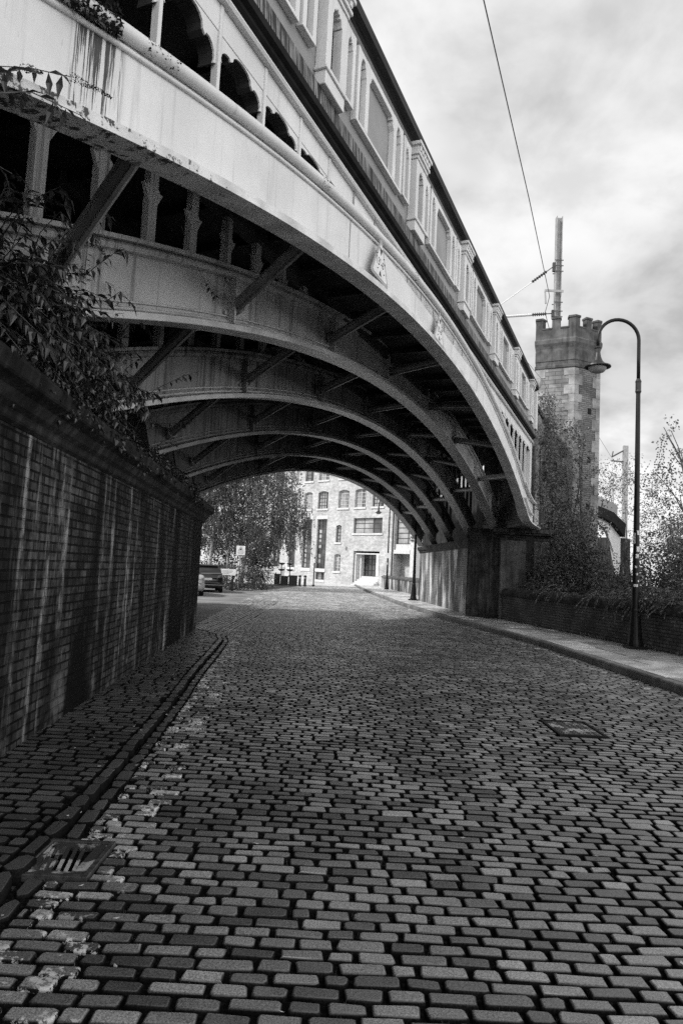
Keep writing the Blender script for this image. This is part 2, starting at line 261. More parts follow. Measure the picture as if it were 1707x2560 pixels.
# ------------------------------------------------------------------ mesh builder
class MB:
    def __init__(s): s.v = []; s.f = []; s.t = []; s.mi = []; s.tone = 1.0; s.k = 0
    def add(s, vs, fs, tone=None):
        o = len(s.v); s.v += [tuple(p) for p in vs]; s.f += [tuple(i + o for i in f) for f in fs]
        s.t += [s.tone if tone is None else tone] * len(vs); s.mi += [s.k] * len(fs); return s
    def box(s, x0, x1, y0, y1, z0, z1, tone=None):
        v = [(x, y, z) for z in (z0, z1) for y in (y0, y1) for x in (x0, x1)]
        return s.add(v, [(0, 2, 3, 1), (4, 5, 7, 6), (0, 1, 5, 4), (2, 6, 7, 3), (0, 4, 6, 2), (1, 3, 7, 5)], tone)
    def quad(s, a, b, c, d, tone=None): return s.add([a, b, c, d], [(0, 1, 2, 3)], tone)
    def bar(s, p0, p1, w, h, up=(0, 0, 1)):
        p0 = Vector(p0); p1 = Vector(p1); d = (p1 - p0).normalized(); a = d.cross(Vector(up))
        if a.length < 1e-4: a = d.cross(Vector((1, 0, 0)))
        a.normalize(); b = a.cross(d).normalized()
        v = []
        for p in (p0, p1):
            for i, j in ((-1, -1), (1, -1), (1, 1), (-1, 1)): v.append(p + a * (i * w / 2) + b * (j * h / 2))
        return s.add(v, [(3, 2, 1, 0), (4, 5, 6, 7), (0, 1, 5, 4), (1, 2, 6, 5), (2, 3, 7, 6), (3, 0, 4, 7)])
    def tube(s, pts, r, seg=8, cap=True, tone=None):
        pts = [Vector(p) for p in pts]; n = len(pts)
        if not isinstance(r, (list, tuple)): r = [r] * n
        vs = []; fs = []; a = None
        for i, p in enumerate(pts):
            d = (pts[min(i + 1, n - 1)] - pts[max(i - 1, 0)]).normalized()
            if a is None:
                a = d.cross(Vector((0, 0, 1)))
                if a.length < 1e-3: a = d.cross(Vector((1, 0, 0)))
            else: a = a - d * a.dot(d)
            a.normalize(); b = d.cross(a)
            for k in range(seg):
                t = 2 * math.pi * k / seg; vs.append(p + a * (math.cos(t) * r[i]) + b * (math.sin(t) * r[i]))
        for i in range(n - 1):
            for k in range(seg):
                k2 = (k + 1) % seg; fs.append((i * seg + k, i * seg + k2, (i + 1) * seg + k2, (i + 1) * seg + k))
        if cap: fs.append(tuple(range(seg))[::-1]); fs.append(tuple(range((n - 1) * seg, n * seg)))
        return s.add(vs, fs, tone)
    def lathe(s, prof, c=(0, 0, 0), seg=20):
        vs = []; fs = []; n = len(prof)
        for r, z in prof:
            for k in range(seg):
                t = 2 * math.pi * k / seg; vs.append((c[0] + r * math.cos(t), c[1] + r * math.sin(t), c[2] + z))
        for i in range(n - 1):
            for k in range(seg):
                k2 = (k + 1) % seg; fs.append((i * seg + k, i * seg + k2, (i + 1) * seg + k2, (i + 1) * seg + k))
        return s.add(vs, fs)
    def prism(s, poly, y0, y1):                       # polygon in the x-z plane, extruded along y
        n = len(poly); a = sum(poly[i][0] * poly[(i + 1) % n][1] - poly[(i + 1) % n][0] * poly[i][1] for i in range(n))
        if a < 0: poly = poly[::-1]
        v = [(x, y0, z) for x, z in poly] + [(x, y1, z) for x, z in poly]
        return s.add(v, [tuple(range(n)), tuple(range(2 * n - 1, n - 1, -1))] + [(i + n, (i + 1) % n + n, (i + 1) % n, i) for i in range(n)])
    def slab(s, poly, z0, z1):                        # polygon in plan, extruded upwards
        n = len(poly); a = sum(poly[i][0] * poly[(i + 1) % n][1] - poly[(i + 1) % n][0] * poly[i][1] for i in range(n))
        if a < 0: poly = poly[::-1]
        v = [(x, y, z0) for x, y in poly] + [(x, y, z1) for x, y in poly]
        return s.add(v, [tuple(range(n))[::-1], tuple(range(n, 2 * n))] + [(i, (i + 1) % n, (i + 1) % n + n, i + n) for i in range(n)])
    def sweep(s, rings, closed=True, cap=True):        # rings: lists of points
        n = len(rings[0]); vs = [p for r in rings for p in r]; fs = []
        for i in range(len(rings) - 1):
            for k in range(n if closed else n - 1):
                k2 = (k + 1) % n; fs.append((i * n + k, i * n + k2, (i + 1) * n + k2, (i + 1) * n + k))
        if cap and closed: fs.append(tuple(range(n))[::-1]); fs.append(tuple(range((len(rings) - 1) * n, len(rings) * n)))
        return s.add(vs, fs)
    def build(s, name, mat, parent=None, smooth=False, bevel=0.0, recalc=True, segs=1):
        me = bpy.data.meshes.new(name); me.from_pydata(s.v, [], s.f)
        if recalc:
            bm = bmesh.new(); bm.from_mesh(me); bmesh.ops.recalc_face_normals(bm, faces=bm.faces); bm.to_mesh(me); bm.free()
        me.update()
        uv = me.uv_layers.new(name='UVMap'); co = [v.co for v in me.vertices]; buf = [0.0] * (2 * len(me.loops))
        for p in me.polygons:
            n = p.normal
            if abs(n.z) > 0.75: tx, ty = Vector((1, 0, 0)), Vector((0, 1, 0))
            else: tx = Vector((-n.y, n.x, 0)).normalized(); ty = Vector((0, 0, 1))
            for li in p.loop_indices:
                c = co[me.loops[li].vertex_index]; buf[2 * li] = c.dot(tx); buf[2 * li + 1] = c.dot(ty)
        uv.data.foreach_set('uv', buf)
        at = me.attributes.new('tone', 'FLOAT', 'POINT'); at.data.foreach_set('value', s.t)
        mats = mat if isinstance(mat, (list, tuple)) else [mat]
        for m in mats: me.materials.append(M[m] if isinstance(m, str) else m)
        if len(mats) > 1: me.polygons.foreach_set('material_index', s.mi)
        if smooth: me.polygons.foreach_set('use_smooth', [True] * len(me.polygons) if smooth is True else [abs(p.normal.z) < 0.97 for p in me.polygons])
        o = bpy.data.objects.new(name, me); COL.objects.link(o)
        if parent: o.parent = parent
        if bevel:
            b = o.modifiers.new('bevel', 'BEVEL'); b.width = bevel; b.segments = segs; b.limit_method = 'ANGLE'; b.angle_limit = math.radians(40); b.harden_normals = False
        return o
def tag(o, label, cat, group=None, kind=None):
    if label: o['label'] = label
    if cat: o['category'] = cat
    if group: o['group'] = group
    if kind: o['kind'] = kind
    return o
def structure(o): o['kind'] = 'structure'; return o
def thing(name, label, cat, loc=(0, 0, 0), rz=0.0, group=None):
    o = bpy.data.objects.new(name, None); COL.objects.link(o); o.location = loc; o.rotation_euler = (0, 0, rz); o.empty_display_size = 0.2
    return tag(o, label, cat, group)
def dup(o, parent=None):
    c = o.copy(); COL.objects.link(c); c.parent = parent
    for ch in list(o.children): dup(ch, c)
    return c
def text_mesh(name, body, size, mat, parent, mtx, depth=0.002, align='CENTER'):
    cu = bpy.data.curves.new(name, 'FONT'); cu.body = body; cu.size = size; cu.extrude = depth; cu.align_x = align; cu.align_y = 'CENTER'
    t = bpy.data.objects.new(name + '_tmp', cu); COL.objects.link(t)
    dg = bpy.context.evaluated_depsgraph_get(); me = bpy.data.meshes.new_from_object(t.evaluated_get(dg))
    bpy.data.objects.remove(t); bpy.data.curves.remove(cu)
    me.name = name; me.materials.clear(); me.materials.append(M[mat])
    o = bpy.data.objects.new(name, me); COL.objects.link(o); o.parent = parent; o.matrix_local = mtx; return o
def lerp(a, b, t): return a + (b - a) * t
def interp(tab, y):
    if y <= tab[0][0]: return tab[0][1]
    for (a, b), (c, d) in zip(tab, tab[1:]):
        if y <= c: return b + (d - b) * (y - a) / (c - a)
    return tab[-1][1]

# ------------------------------------------------------------------ ground, road, pavements
KERB_L = [(0.0, -1.32), (4.7, -1.50), (7.3, -1.70), (9.7, -1.93), (12.4, -2.13), (14.0, -2.27), (15.0, -2.50), (15.6, -2.85), (16.0, -3.3)]
KERB_R = [(0.0, 5.12), (10.1, 5.02), (16.3, 4.75), (21.0, 4.2), (24.1, 3.75), (32.2, 3.05), (45.7, 2.35), (61.0, 1.85), (70.0, 1.6), (78.0, 1.4)]
WALL_L = [(-3.0, -1.86), (15.9, -3.23)]
WALL_R = [(0.0, 9.26), (14.1, 7.11), (23.66, 5.65), (24.0, 5.0), (36.0, 4.3), (36.6, 5.6), (43.2, 5.21), (63.0, 4.0), (76.0, 4.2)]
ROAD_L = KERB_L[:-1] + [(16.2, -3.4), (18.0, -3.6), (30.0, -4.2), (45.0, -4.5), (58.0, -3.2), (74.0, -3.0)]
g = MB(); g.box(-500, 500, -60, 700, -0.6, -0.04); structure(g.build('ground', 'earth'))
g = MB(); g.slab([(-30, 16.2), (-3.3, 16.2), (-4.0, 30), (-4.5, 45), (-30, 60)], -0.038, -0.004); structure(g.build('car_park', 'tarmac'))

def sett_block(mb, cx, cy, lx, ly, z, h, ang, tone, rich, paint, plist):
    ca, sa = math.cos(ang), math.sin(ang); hx, hy = lx / 2, ly / 2
    tx, ty = U(-0.022, 0.022), U(-0.022, 0.022)
    if rich:
        k = U(0.06, 0.18) * ly; j = 0.075 * ly
        base = [(-hx + k, -hy), (hx - k, -hy), (hx, -hy + k), (hx, hy - k), (hx - k, hy), (-hx + k, hy), (-hx, hy - k), (-hx, -hy + k)]
        base = [(x + U(-j, j), y + U(-j, j)) for x, y in base]; n = 8
        rings = [(1.0, 1.0, -h), (1.0, 1.0, -0.008), (1 - 0.004 / hx, 1 - 0.004 / hy, -0.0035), (1 - 0.010 / hx, 1 - 0.0095 / hy, 0.0)]
    else:
        base = [(-hx, -hy), (hx, -hy), (hx, hy), (-hx, hy)]; n = 4
        rings = [(1.0, 1.0, -h), (1.0, 1.0, -0.006), (1 - 0.010 / hx, 1 - 0.009 / hy, 0.0)]
    vs = []
    for a, b, dz in rings:
        for x, y in base:
            x2, y2 = x * a, y * b
            vs.append((cx + x2 * ca - y2 * sa, cy + x2 * sa + y2 * ca, z + dz + (x2 * tx + y2 * ty if dz > -0.02 else 0)))
    fs = [(i * n + k, i * n + (k + 1) % n, (i + 1) * n + (k + 1) % n, (i + 1) * n + k) for i in range(len(rings) - 1) for k in range(n)]
    fs.append(tuple(range((len(rings) - 1) * n, len(rings) * n)))
    o = len(mb.t); mb.add(vs, fs, tone)
    for i in range(n * 2): mb.t[o + i] = 0.04 if i < n else 0.06
    if rich:
        for i in range(n * 2, n * 3): mb.t[o + i] = tone * 0.25      # grime on the sides, down in the joints
    if plist is not None: plist += [0.0] * n + [paint] * (len(vs) - n)
def band(x, c, w): return max(0.0, 1.0 - max(0.0, abs(x - c) - w / 2) / 0.02)
LINE_B = [(2.0, -0.93), (3.4, -1.03), (5.1, -1.16), (6.4, -1.28), (7.6, -1.34), (10.2, -1.56), (13.9, -1.98), (15, -2.1)]
LINE_A = [(2.0, -1.20), (3.4, -1.24), (5.0, -1.38), (5.6, -1.42), (8.0, -1.58), (10.6, -1.80), (14.1, -2.14), (15, -2.3)]
road = MB(); paint = []
GRATE = (-1.32, 3.66, 0.36, 0.44); MAN = (2.55, 7.38, 0.50, 0.70)
y = 1.15; row = 0
while y < 76.5:
    p = (0.088 if y < 4 else 0.098) if y < 30 else 0.115
    pj = p * U(0.86, 1.14); xl = interp(ROAD_L, y) + (0.11 if y < 15 else 0.03); xr = interp(KERB_R, y) - 0.03
    if 16.2 < y < 31: xl = interp([(16.2, -2.35), (31, -2.6)], y)
    Lm = 0.172 if y < 30 else 0.2; x = xl - Lm * (0.5 * (row % 2) + 0.15 + 0.25 * math.sin(y * 0.37)) + U(-0.02, 0.02); nxt = x; ci = 0; x_0 = x
    while x < xr:
        ci += 1; L = max(0.07, x_0 + ci * Lm + U(-0.036, 0.036) - x); gap = U(0.012, 0.024)
        a, b = max(x, xl), min(x + L, xr)
        if b - a > 0.05:
            cx_ = (a + b) / 2; cy_ = y + pj / 2 + 0.012 * math.sin(cx_ * 1.3 + y * 0.4) + U(-0.003, 0.003)
            for q in (GRATE, MAN):
                if abs(cy_ - q[1]) < q[3] / 2 + pj * 0.45:
                    lo, hi = q[0] - q[2] / 2 - 0.004, q[0] + q[2] / 2 + 0.004
                    if a < lo < b: b = lo + gap * 0.5
                    elif a < hi < b: a = hi - gap * 0.5
                    elif lo <= a and b <= hi: b = a
            cx_ = (a + b) / 2
            if b - a > 0.045:
                pt = 0.0
                if y < 15: pt = max(band(cx_, interp(LINE_A, cy_), 0.09), band(cx_, interp(LINE_B, cy_), 0.09)) * (1.0 if y < 11 else 0.8)
                if 4 < y < 62: pt = max(pt, 0.95 * band(cx_, interp(KERB_R, cy_) - 0.26, 0.05) * (1.0 if rnd() < 0.9 else 0.3))
                tone = (0.36 + rnd() ** 1.35 * 1.45) * interp([(17, 1.0), (30, 2.1)], y)  # tone raised beyond the bridge: brightness of the far road painted into the setts
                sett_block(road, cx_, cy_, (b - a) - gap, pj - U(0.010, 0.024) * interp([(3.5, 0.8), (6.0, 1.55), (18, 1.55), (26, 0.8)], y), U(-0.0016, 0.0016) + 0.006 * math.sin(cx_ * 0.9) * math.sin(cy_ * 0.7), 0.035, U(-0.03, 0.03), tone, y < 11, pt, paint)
        x += L
    y += pj; row += 1
# strip of setts laid lengthwise at the mouth of the car park
x = -4.25
while x < -2.28:
    w = U(0.09, 0.115); yy = 16.2 + U(0, 0.15)
    while yy < 31:
        L = U(0.13, 0.22); xl = interp(ROAD_L, yy); xr = interp([(16.2, -2.35), (31, -2.6)], yy)
        sx_ = x + 0.0
        if xl + 0.04 < sx_ < xr + 0.02: sett_block(road, sx_, yy + L / 2, w - 0.018, L - 0.02, U(-0.003, 0.006), 0.035, U(-0.03, 0.03), (0.6 + rnd() * 0.9) * interp([(16, 1.2), (28, 1.9)], yy), False, 0.0, paint)  # tone rises with distance, painting in the brighter far road
        yy += L
    x += w
nset = len(road.v); road.k = 1
pts = [(interp(ROAD_L, yy), yy) for yy in [0.8, 2, 5, 8, 11, 14, 15, 15.6, 16.2, 18, 24, 30, 38, 45, 52, 58, 66, 77]]
ptr = [(interp(KERB_R, yy), yy) for yy in [0.8, 2, 5, 8, 11, 14, 15, 15.6, 16.2, 18, 24, 30, 38, 45, 52, 58, 66, 77]]
for i in range(len(pts) - 1):
    road.quad((*pts[i], -0.024), (*ptr[i], -0.024), (*ptr[i + 1], -0.024), (*pts[i + 1], -0.024))
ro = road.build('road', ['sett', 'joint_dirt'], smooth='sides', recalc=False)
pa = ro.data.attributes.new('paint', 'FLOAT', 'POINT'); pa.data.foreach_set('value', paint + [0.0] * (len(road.v) - nset))
structure(ro)
# left pavement of larger setts
pv = MB(); pl_ = []; y = 0.6
while y < 16.1:
    pj = U(0.098, 0.118); xl = interp(WALL_L, y) - 0.05; xr = interp(KERB_L, y) - 0.11; x = xl - U(0, 0.2)
    while x < xr:
        L = U(0.14, 0.25); a, b = max(x, xl), min(x + L, xr)
        if b - a > 0.06: sett_block(pv, (a + b) / 2, y + pj / 2 + 0.008 * math.sin(x * 2 + 1), b - a - U(0.014, 0.024), pj - U(0.020, 0.028), 0.030 + U(-0.002, 0.002) + 0.004 * math.sin(x * 1.3 + y), 0.03, U(-0.06, 0.06), 0.22 + rnd() * 0.40, y < 10, 0.0, pl_)
        x += L
    y += pj
n0 = len(pv.v); pv.k = 1
ys = [0.5 + i * 0.5 for i in range(30)] + [15.3, 15.6, 15.85]
for a, b in zip(ys, ys[1:]):
    pv.quad((interp(WALL_L, a) - 0.1, a, 0.006), (interp(KERB_L, a) - 0.05, a, 0.006), (interp(KERB_L, b) - 0.05, b, 0.006), (interp(WALL_L, b) - 0.1, b, 0.006))
po = pv.build('pavement_left', ['sett', 'joint_dirt'], smooth='sides', recalc=False)
po.data.attributes.new('paint', 'FLOAT', 'POINT'); structure(po)
def kerb(name, tab, y0, y1, w, h, inward, lens, dark):
    k = MB(); y = y0
    while y < y1:
        L = U(*lens); ye = min(y + L, y1); n = 3
        ring = []
        for i in range(n):
            yy = lerp(y + 0.006, ye - 0.006, i / (n - 1)); xx = interp(tab, yy)
            prof = [(0, -0.03), (0, h - 0.03), (0.012, h - 0.008), (0.035, h), (w - 0.01, h), (w, h - 0.008), (w, -0.03)]
            ring.append([(xx + inward * px, yy, pz) for px, pz in prof])
        k.tone = dark * U(0.7, 1.3); k.sweep(ring, closed=True); y = ye
    return structure(k.build(name, 'kerb_stone', bevel=0))
kl = MB(); kp = []; y = 0.5
while y < 15.7:
    L = U(0.16, 0.26); ym = y + L / 2; dx = (interp(KERB_L, ym + 0.1) - interp(KERB_L, ym - 0.1)) / 0.2; an = math.atan2(-dx, 1.0); st_ = L * math.cos(an)
    ym = y + st_ / 2
    sett_block(kl, interp(KERB_L, ym) - 0.05, ym, 0.092, L - 0.016, 0.036 + U(-0.003, 0.003), 0.08, an, U(0.25, 0.5), True, 0.0, kp)
    sett_block(kl, interp(KERB_L, ym) + 0.055, ym + 0.07, 0.085, L - 0.018, -0.004 + U(-0.004, 0.004), 0.03, an, U(0.25, 0.5), True, 0.0, kp); y += st_
ko = kl.build('kerb_left', 'sett', smooth='sides', recalc=False); ko.data.attributes.new('paint', 'FLOAT', 'POINT'); structure(ko)
kerb('kerb_right', KERB_R, 1.0, 76, 0.16, 0.13, 1, (0.7, 1.1), 1.2)
fl = MB(); y = 1.0
while y < 76:
    p = U(0.6, 0.8); xl0 = interp(KERB_R, y + p / 2) + 0.17; xr0 = interp(WALL_R, y + p / 2) + 0.1; x = xl0
    while x < xr0 - 0.05:
        L = U(0.5, 0.95); b = min(x + L, xr0)
        if xr0 - b < 0.2: b = xr0
        dx = lambda yy: interp(KERB_R, yy) - interp(KERB_R, y + p / 2)
        t = U(0.6, 1.35); z = 0.125 + U(-0.004, 0.004); e = 0.016
        A = [(x + e + dx(y), y + e), (b - e + dx(y), y + e), (b - e + dx(y + p), y + p - e), (x + e + dx(y + p), y + p - e)]
        vs = [(px, py, 0.09) for px, py in A] + [(px, py, z) for px, py in A]
        fl.add(vs, [(4, 5, 6, 7)] + [(i, (i + 1) % 4, (i + 1) % 4 + 4, i + 4) for i in range(4)], t)
        x = b
    y += p
fl.k = 1
ys = [1 + 1.0 * i for i in range(76)]
for a, b in zip(ys, ys[1:]):
    fl.quad((interp(KERB_R, a) + 0.1, a, 0.112), (interp(WALL_R, a) + 0.3, a, 0.112), (interp(WALL_R, b) + 0.3, b, 0.112), (interp(KERB_R, b) + 0.1, b, 0.112))
structure(fl.build('pavement_right', ['flag_stone', 'joint_dirt'], recalc=False))
fl2 = MB(); fl2.slab([(-9, 58), (1.7, 62), (1.4, 76.6), (-30, 110), (-30, 75)], -0.036, 0.05); structure(fl2.build('forecourt', 'flag_stone'))
# drain grate, manhole cover
t = thing('drain_grate', 'cast iron gully grate with slanting slots beside the left kerb', 'drain grate', (GRATE[0], GRATE[1], 0))
m = MB(); a, b = GRATE[2] / 2, GRATE[3] / 2
for bx in ((-a, a, -b, -b + 0.03), (-a, a, b - 0.03, b), (-a, -a + 0.03, -b + 0.03, b - 0.03), (a - 0.03, a, -b + 0.03, b - 0.03)): m.box(*bx, -0.03, 0.010)
m.build('grate_frame', 'cast_iron', t, bevel=0.003)
m = MB(); m.box(-a + 0.035, a - 0.035, -b + 0.035, -b + 0.07, -0.03, 0.002); m.box(-a + 0.035, a - 0.035, b - 0.07, b - 0.035, -0.03, 0.002); m.box(-a + 0.035, -a + 0.06, -b + 0.07, b - 0.07, -0.03, 0.002); m.box(a - 0.09, a - 0.035, -b + 0.07, b - 0.07, -0.03, 0.002)
for i in range(5):
    xa = -a + 0.052 + i * 0.040; m.bar((xa, b - 0.072, -0.003), (xa + 0.055, -b + 0.072, -0.003), 0.017, 0.010)
m.build('grate_bars', 'worn_iron', t)
t = thing('manhole_cover', 'rectangular steel manhole cover set in the cobbled road on the right', 'manhole cover', (MAN[0], MAN[1], 0))
m = MB(); a, b = MAN[2] / 2, MAN[3] / 2
for bx in ((-a, a, -b, -b + 0.035), (-a, a, b - 0.035, b), (-a, -a + 0.035, -b + 0.035, b - 0.035), (a - 0.035, a, -b + 0.035, b - 0.035)): m.box(*bx, -0.03, 0.006)
m.build('cover_frame', 'black_iron', t, bevel=0.003)
m = MB(); m.box(-a + 0.04, a - 0.04, -b + 0.04, b - 0.04, -0.03, -0.004)
for i in range(7):
    for j in range(10): m.box(-a + 0.06 + i * 0.056, -a + 0.09 + i * 0.056, -b + 0.06 + j * 0.06, -b + 0.085 + j * 0.06, -0.0035, 0.002)
m.build('cover_plate', 'worn_iron', t)
m = MB()
for i in range(230):
    yy = 2.4 + rnd() ** 1.5 * 18; xx = U(interp(KERB_L, yy) - 0.6, interp(KERB_R, yy)) if rnd() < 0.35 else interp(KERB_L, yy) + U(-0.9, 1.6) * rnd()
    if rnd() < 0.25: xx = interp(KERB_R, yy) - U(0, 0.3)
    if xx < interp(WALL_L, yy): continue
    zz = 0.040 if xx < interp(KERB_L, yy) else 0.010
    s_ = U(0.008, 0.02); an = U(0, 6.3); c_, d_ = math.cos(an), math.sin(an); q = U(0.3, 0.6)
    m.add([(xx + s_ * c_, yy + s_ * d_, zz + U(0, 0.008)), (xx - s_ * q * d_, yy + s_ * q * c_, zz + 0.004), (xx - s_ * c_, yy - s_ * d_, zz + U(0, 0.008)), (xx + s_ * q * d_, yy - s_ * q * c_, zz + 0.002)], [(0, 1, 2, 3)])
gm = MB()
for i in range(420):
    yy = 2.3 + rnd() ** 1.6 * 6; xx = U(-0.9, min(4.8, 0.4 + yy * 0.7)); 
    if rnd() < 0.6: xx = 0.2 + 0.5 * math.sin(yy * 1.3 + int(i / 30)) + U(-0.5, 0.5)
    for j in range(5):
        h_ = U(0.008, 0.022); dx, dy = U(-0.012, 0.012), U(-0.008, 0.008); px_, py_ = xx + U(-0.03, 0.03), yy + U(-0.008, 0.008)
        gm.add([(px_ - 0.0015, py_, -0.022), (px_ + 0.0015, py_, -0.022), (px_ + dx, py_ + dy, -0.012 + h_)], [(0, 1, 2)], U(0.4, 1.2))
tag(gm.build('joint_grass', 'leaf_mid', recalc=False), 'tiny tufts of grass and moss growing in the joints between the setts', 'grass', kind='stuff')
tag(m.build('fallen_leaves', 'litter_leaf', recalc=False), 'scatter of small pale fallen leaves on the setts and along the gutters', 'leaves', kind='stuff')
# ------------------------------------------------------------------ the skew iron viaduct over the road
AZ = 0.403; D2 = 2.943
dV = Vector((math.sin(AZ), math.cos(AZ), 0)); nV = Vector((math.cos(AZ), -math.sin(AZ), 0))
BR_RZ = math.atan2(dV.y, dV.x); BR_LOC = -nV * D2
def bw(t, off, z): return BR_LOC + dV * t + nV * off + Vector((0, 0, z))      # bridge coordinates to the world
bridge = thing('viaduct_bridge', 'pale painted iron arch bridge with panelled parapet crossing over the cobbled road', 'bridge', BR_LOC, BR_RZ)
def arc(mb, tc, R, apex, prof, t0, t1, n=48):
    rings = []
    a0 = math.asin((t0 - tc) / R); a1 = math.asin((t1 - tc) / R)
    for i in range(n + 1):
        a = lerp(a0, a1, i / n); rings.append([(tc + (R + r) * math.sin(a), y, apex - R + (R + r) * math.cos(a)) for y, r in prof])
    return mb.sweep(rings)
def circ(y, r, q, n=8): return [(y + q * math.cos(2 * math.pi * k / n), r + q * math.sin(2 * math.pi * k / n)) for k in range(n)]
RB, SP, SH = 29.0, 1.53, 2.85
def arcz(tc, R, apex, t): return apex - R + math.sqrt(R * R - (t - tc) ** 2)
def rect(y0, y1, r0, r1): return [(y0, r0), (y1, r0), (y1, r1), (y0, r1)]
TC0, AP0 = 10.95, 5.26
# outer rib
m = MB(); arc(m, TC0, RB, AP0, rect(0, 0.05, 0.0, 0.57), 0.7, 20.4, 60)
foot = [(20.42, 3.72), (20.8, 3.52), (21.3, 3.38), (22.0, 3.30), (22.8, 3.285), (24.12, 3.285), (24.2, 3.36), (24.2, 3.87), (24.1, 3.96), (22.6, 3.965), (22.0, 3.99), (21.4, 4.06), (20.9, 4.18), (20.42, 4.31)]
m.prism(foot, 0.012, 0.06)
rib0 = m.build('rib', 'stained_paint', bridge)
m = MB(); arc(m, TC0, RB, AP0, rect(-0.09, 0.16, -0.075, -0.004), 0.7, 20.35, 60)
m.build('lower_flange', 'mossy_flange', rib0)
m = MB(); low = [(20.2, 3.70), (20.5, 3.58), (20.9, 3.42), (21.4, 3.31), (22.0, 3.265), (22.8, 3.255), (24.0, 3.255)]
m.sweep([[(x, -0.10, z), (x, 0.2, z), (x, 0.2, z + 0.045), (x, -0.10, z + 0.045)] for x, z in low])
up_ = [(20.3, 4.37), (20.9, 4.22), (21.4, 4.10), (22.0, 4.02), (22.6, 3.99), (22.9, 3.985)]
m.sweep([[(x, -0.10, z - 0.02), (x, 0.3, z - 0.02), (x, 0.3, z + 0.025), (x, -0.10, z + 0.025)] for x, z in up_])
gus = [(20.55, 3.93), (21.0, 3.74), (21.5, 3.62), (22.3, 3.57)]
m.sweep([[(x, -0.085, z - 0.015), (x, 0.011, z - 0.015), (x, 0.011, z + 0.02), (x, -0.085, z + 0.02)] for x, z in gus])
m.build('foot_flange', 'white_paint', rib0)
m = MB(); arc(m, TC0, RB, AP0, circ(-0.03, 0.60, 0.052, 10), 0.7, 20.3, 60); arc(m, TC0, RB, AP0, circ(-0.008, 0.515, 0.02, 6), 0.7, 20.3, 60)
m.build('upper_moulding', 'white_paint', rib0, smooth=True)
m = MB()      # clump of moss on the moulding above the stain
for i in range(900):
    tt = 2.68 + 0.46 * rnd(); a = math.asin((tt - TC0) / RB); r = 0.60 + U(-0.085, 0.12); yy = -0.03 - 0.055 * rnd() - 0.012
    c = Vector((TC0 + (RB + r) * math.sin(a), yy, AP0 - RB + (RB + r) * math.cos(a))); q = U(0.008, 0.02)
    v = [c + Vector((U(-q, q), U(-q, q), U(-q, q))) for _ in range(4)]; m.add(v, [(0, 1, 2), (0, 2, 3), (0, 3, 1), (1, 3, 2)], 0.3)
for tt in (3.45, 3.62, 6.05, 9.1):
    for i in range(60):
        t2 = tt + U(-0.09, 0.09); a = math.asin((t2 - TC0) / RB); r = 0.60 + U(-0.06, 0.04)
        c = Vector((TC0 + (RB + r) * math.sin(a), -0.03 - 0.05 * rnd() - 0.012, AP0 - RB + (RB + r) * math.cos(a))); q = U(0.005, 0.011)
        v = [c + Vector((U(-q, q), U(-q, q), U(-q, q))) for _ in range(4)]; m.add(v, [(0, 1, 2), (0, 2, 3), (0, 3, 1), (1, 3, 2)], 0.3)
tag(m.build('moss', 'seed_head', rib0), 'dark moss clinging to the upper moulding', None)
for tj in (6.75, 13.6, 19.0):
    m = MB(); z0 = arcz(TC0, RB, AP0, tj); m.box(tj - 0.006, tj + 0.006, -0.006, -0.0005, z0 + 0.01, z0 + 0.50); m.build('joint_strip', 'panel_grey', rib0)
# spandrel: posts, plate, pointed heads
m = MB(); m.box(-4, 21.95, 0.0, 0.04, 5.60, 5.815); m.build('spandrel_plate', 'white_paint', bridge)
postL = [0.65, 1.34, 2.03, 2.71, 3.39, 4.08, 4.77, 5.45, 6.12]; postR = [15.55, 16.28, 17.01, 17.74, 18.48, 19.22, 19.95, 20.68]
def rib_top(t): return arcz(TC0, RB + 0.57, AP0 + 0.57, t)
def head(t0, t1, zlow):
    w = t1 - t0; zt = 5.6; hh = min(0.42 if t0 < 10 else 0.12, max(0.02, (zt - zlow) * 0.5))
    half = [(0, 0), (0.5, 0), (0.5, -0.04), (0.42, -0.06), (0.35, -0.13), (0.30, -0.25), (0.285, -0.42), (0.235, -0.52), (0.215, -0.42), (0.15, -0.42), (0.09, -0.50), (0.05, -0.64), (0.035, -0.82), (0.055, -0.98), (0.0, -0.90)]
    mm = MB(); mm.prism([(t0 + x * w, zt + z * hh - 0.001) for x, z in half], 0.006, 0.022); mm.prism([(t1 - x * w, zt + z * hh - 0.001) for x, z in half], 0.006, 0.022)
    m2 = MB(); q = 0.0015; m2.prism([(t0 + x * w - q, zt + z * hh - 0.001) for x, z in half], 0.0225, 0.15); m2.prism([(t1 - x * w + q, zt + z * hh - 0.001) for x, z in half], 0.0225, 0.15)  # dark backing of the same outline: shade inside the openings painted in
    return mm, m2
for L in (postL, postR):
    for i, tt in enumerate(L):
        z0 = rib_top(tt) + 0.02
        w = 0.038 if L is postL else 0.026
        m = MB(); m.box(tt - w / 2, tt + w / 2, -0.014, 0.05, z0 if z0 < 5.58 else 5.58, 5.812)
        m.build('spandrel_post', 'white_paint', bridge, bevel=0.004)
    LL = L + ([21.72] if L is postR else [])
    for a, b in zip(LL, LL[1:]):
        zl = max(rib_top(a), rib_top(b))
        if zl < 5.5:
            h1, h2 = head(a + 0.02, b - 0.02, zl); h1 = h1.build('tracery', 'white_paint', bridge); h2.build('reveal', 'under_paint', h1)
for tt in [6.8 + 0.68 * i for i in range(13)]:
    m = MB(); m.box(tt - 0.012, tt + 0.012, -0.012, -0.001, 5.62, 5.81); m.build('plate_joint', 'panel_grey', bridge)
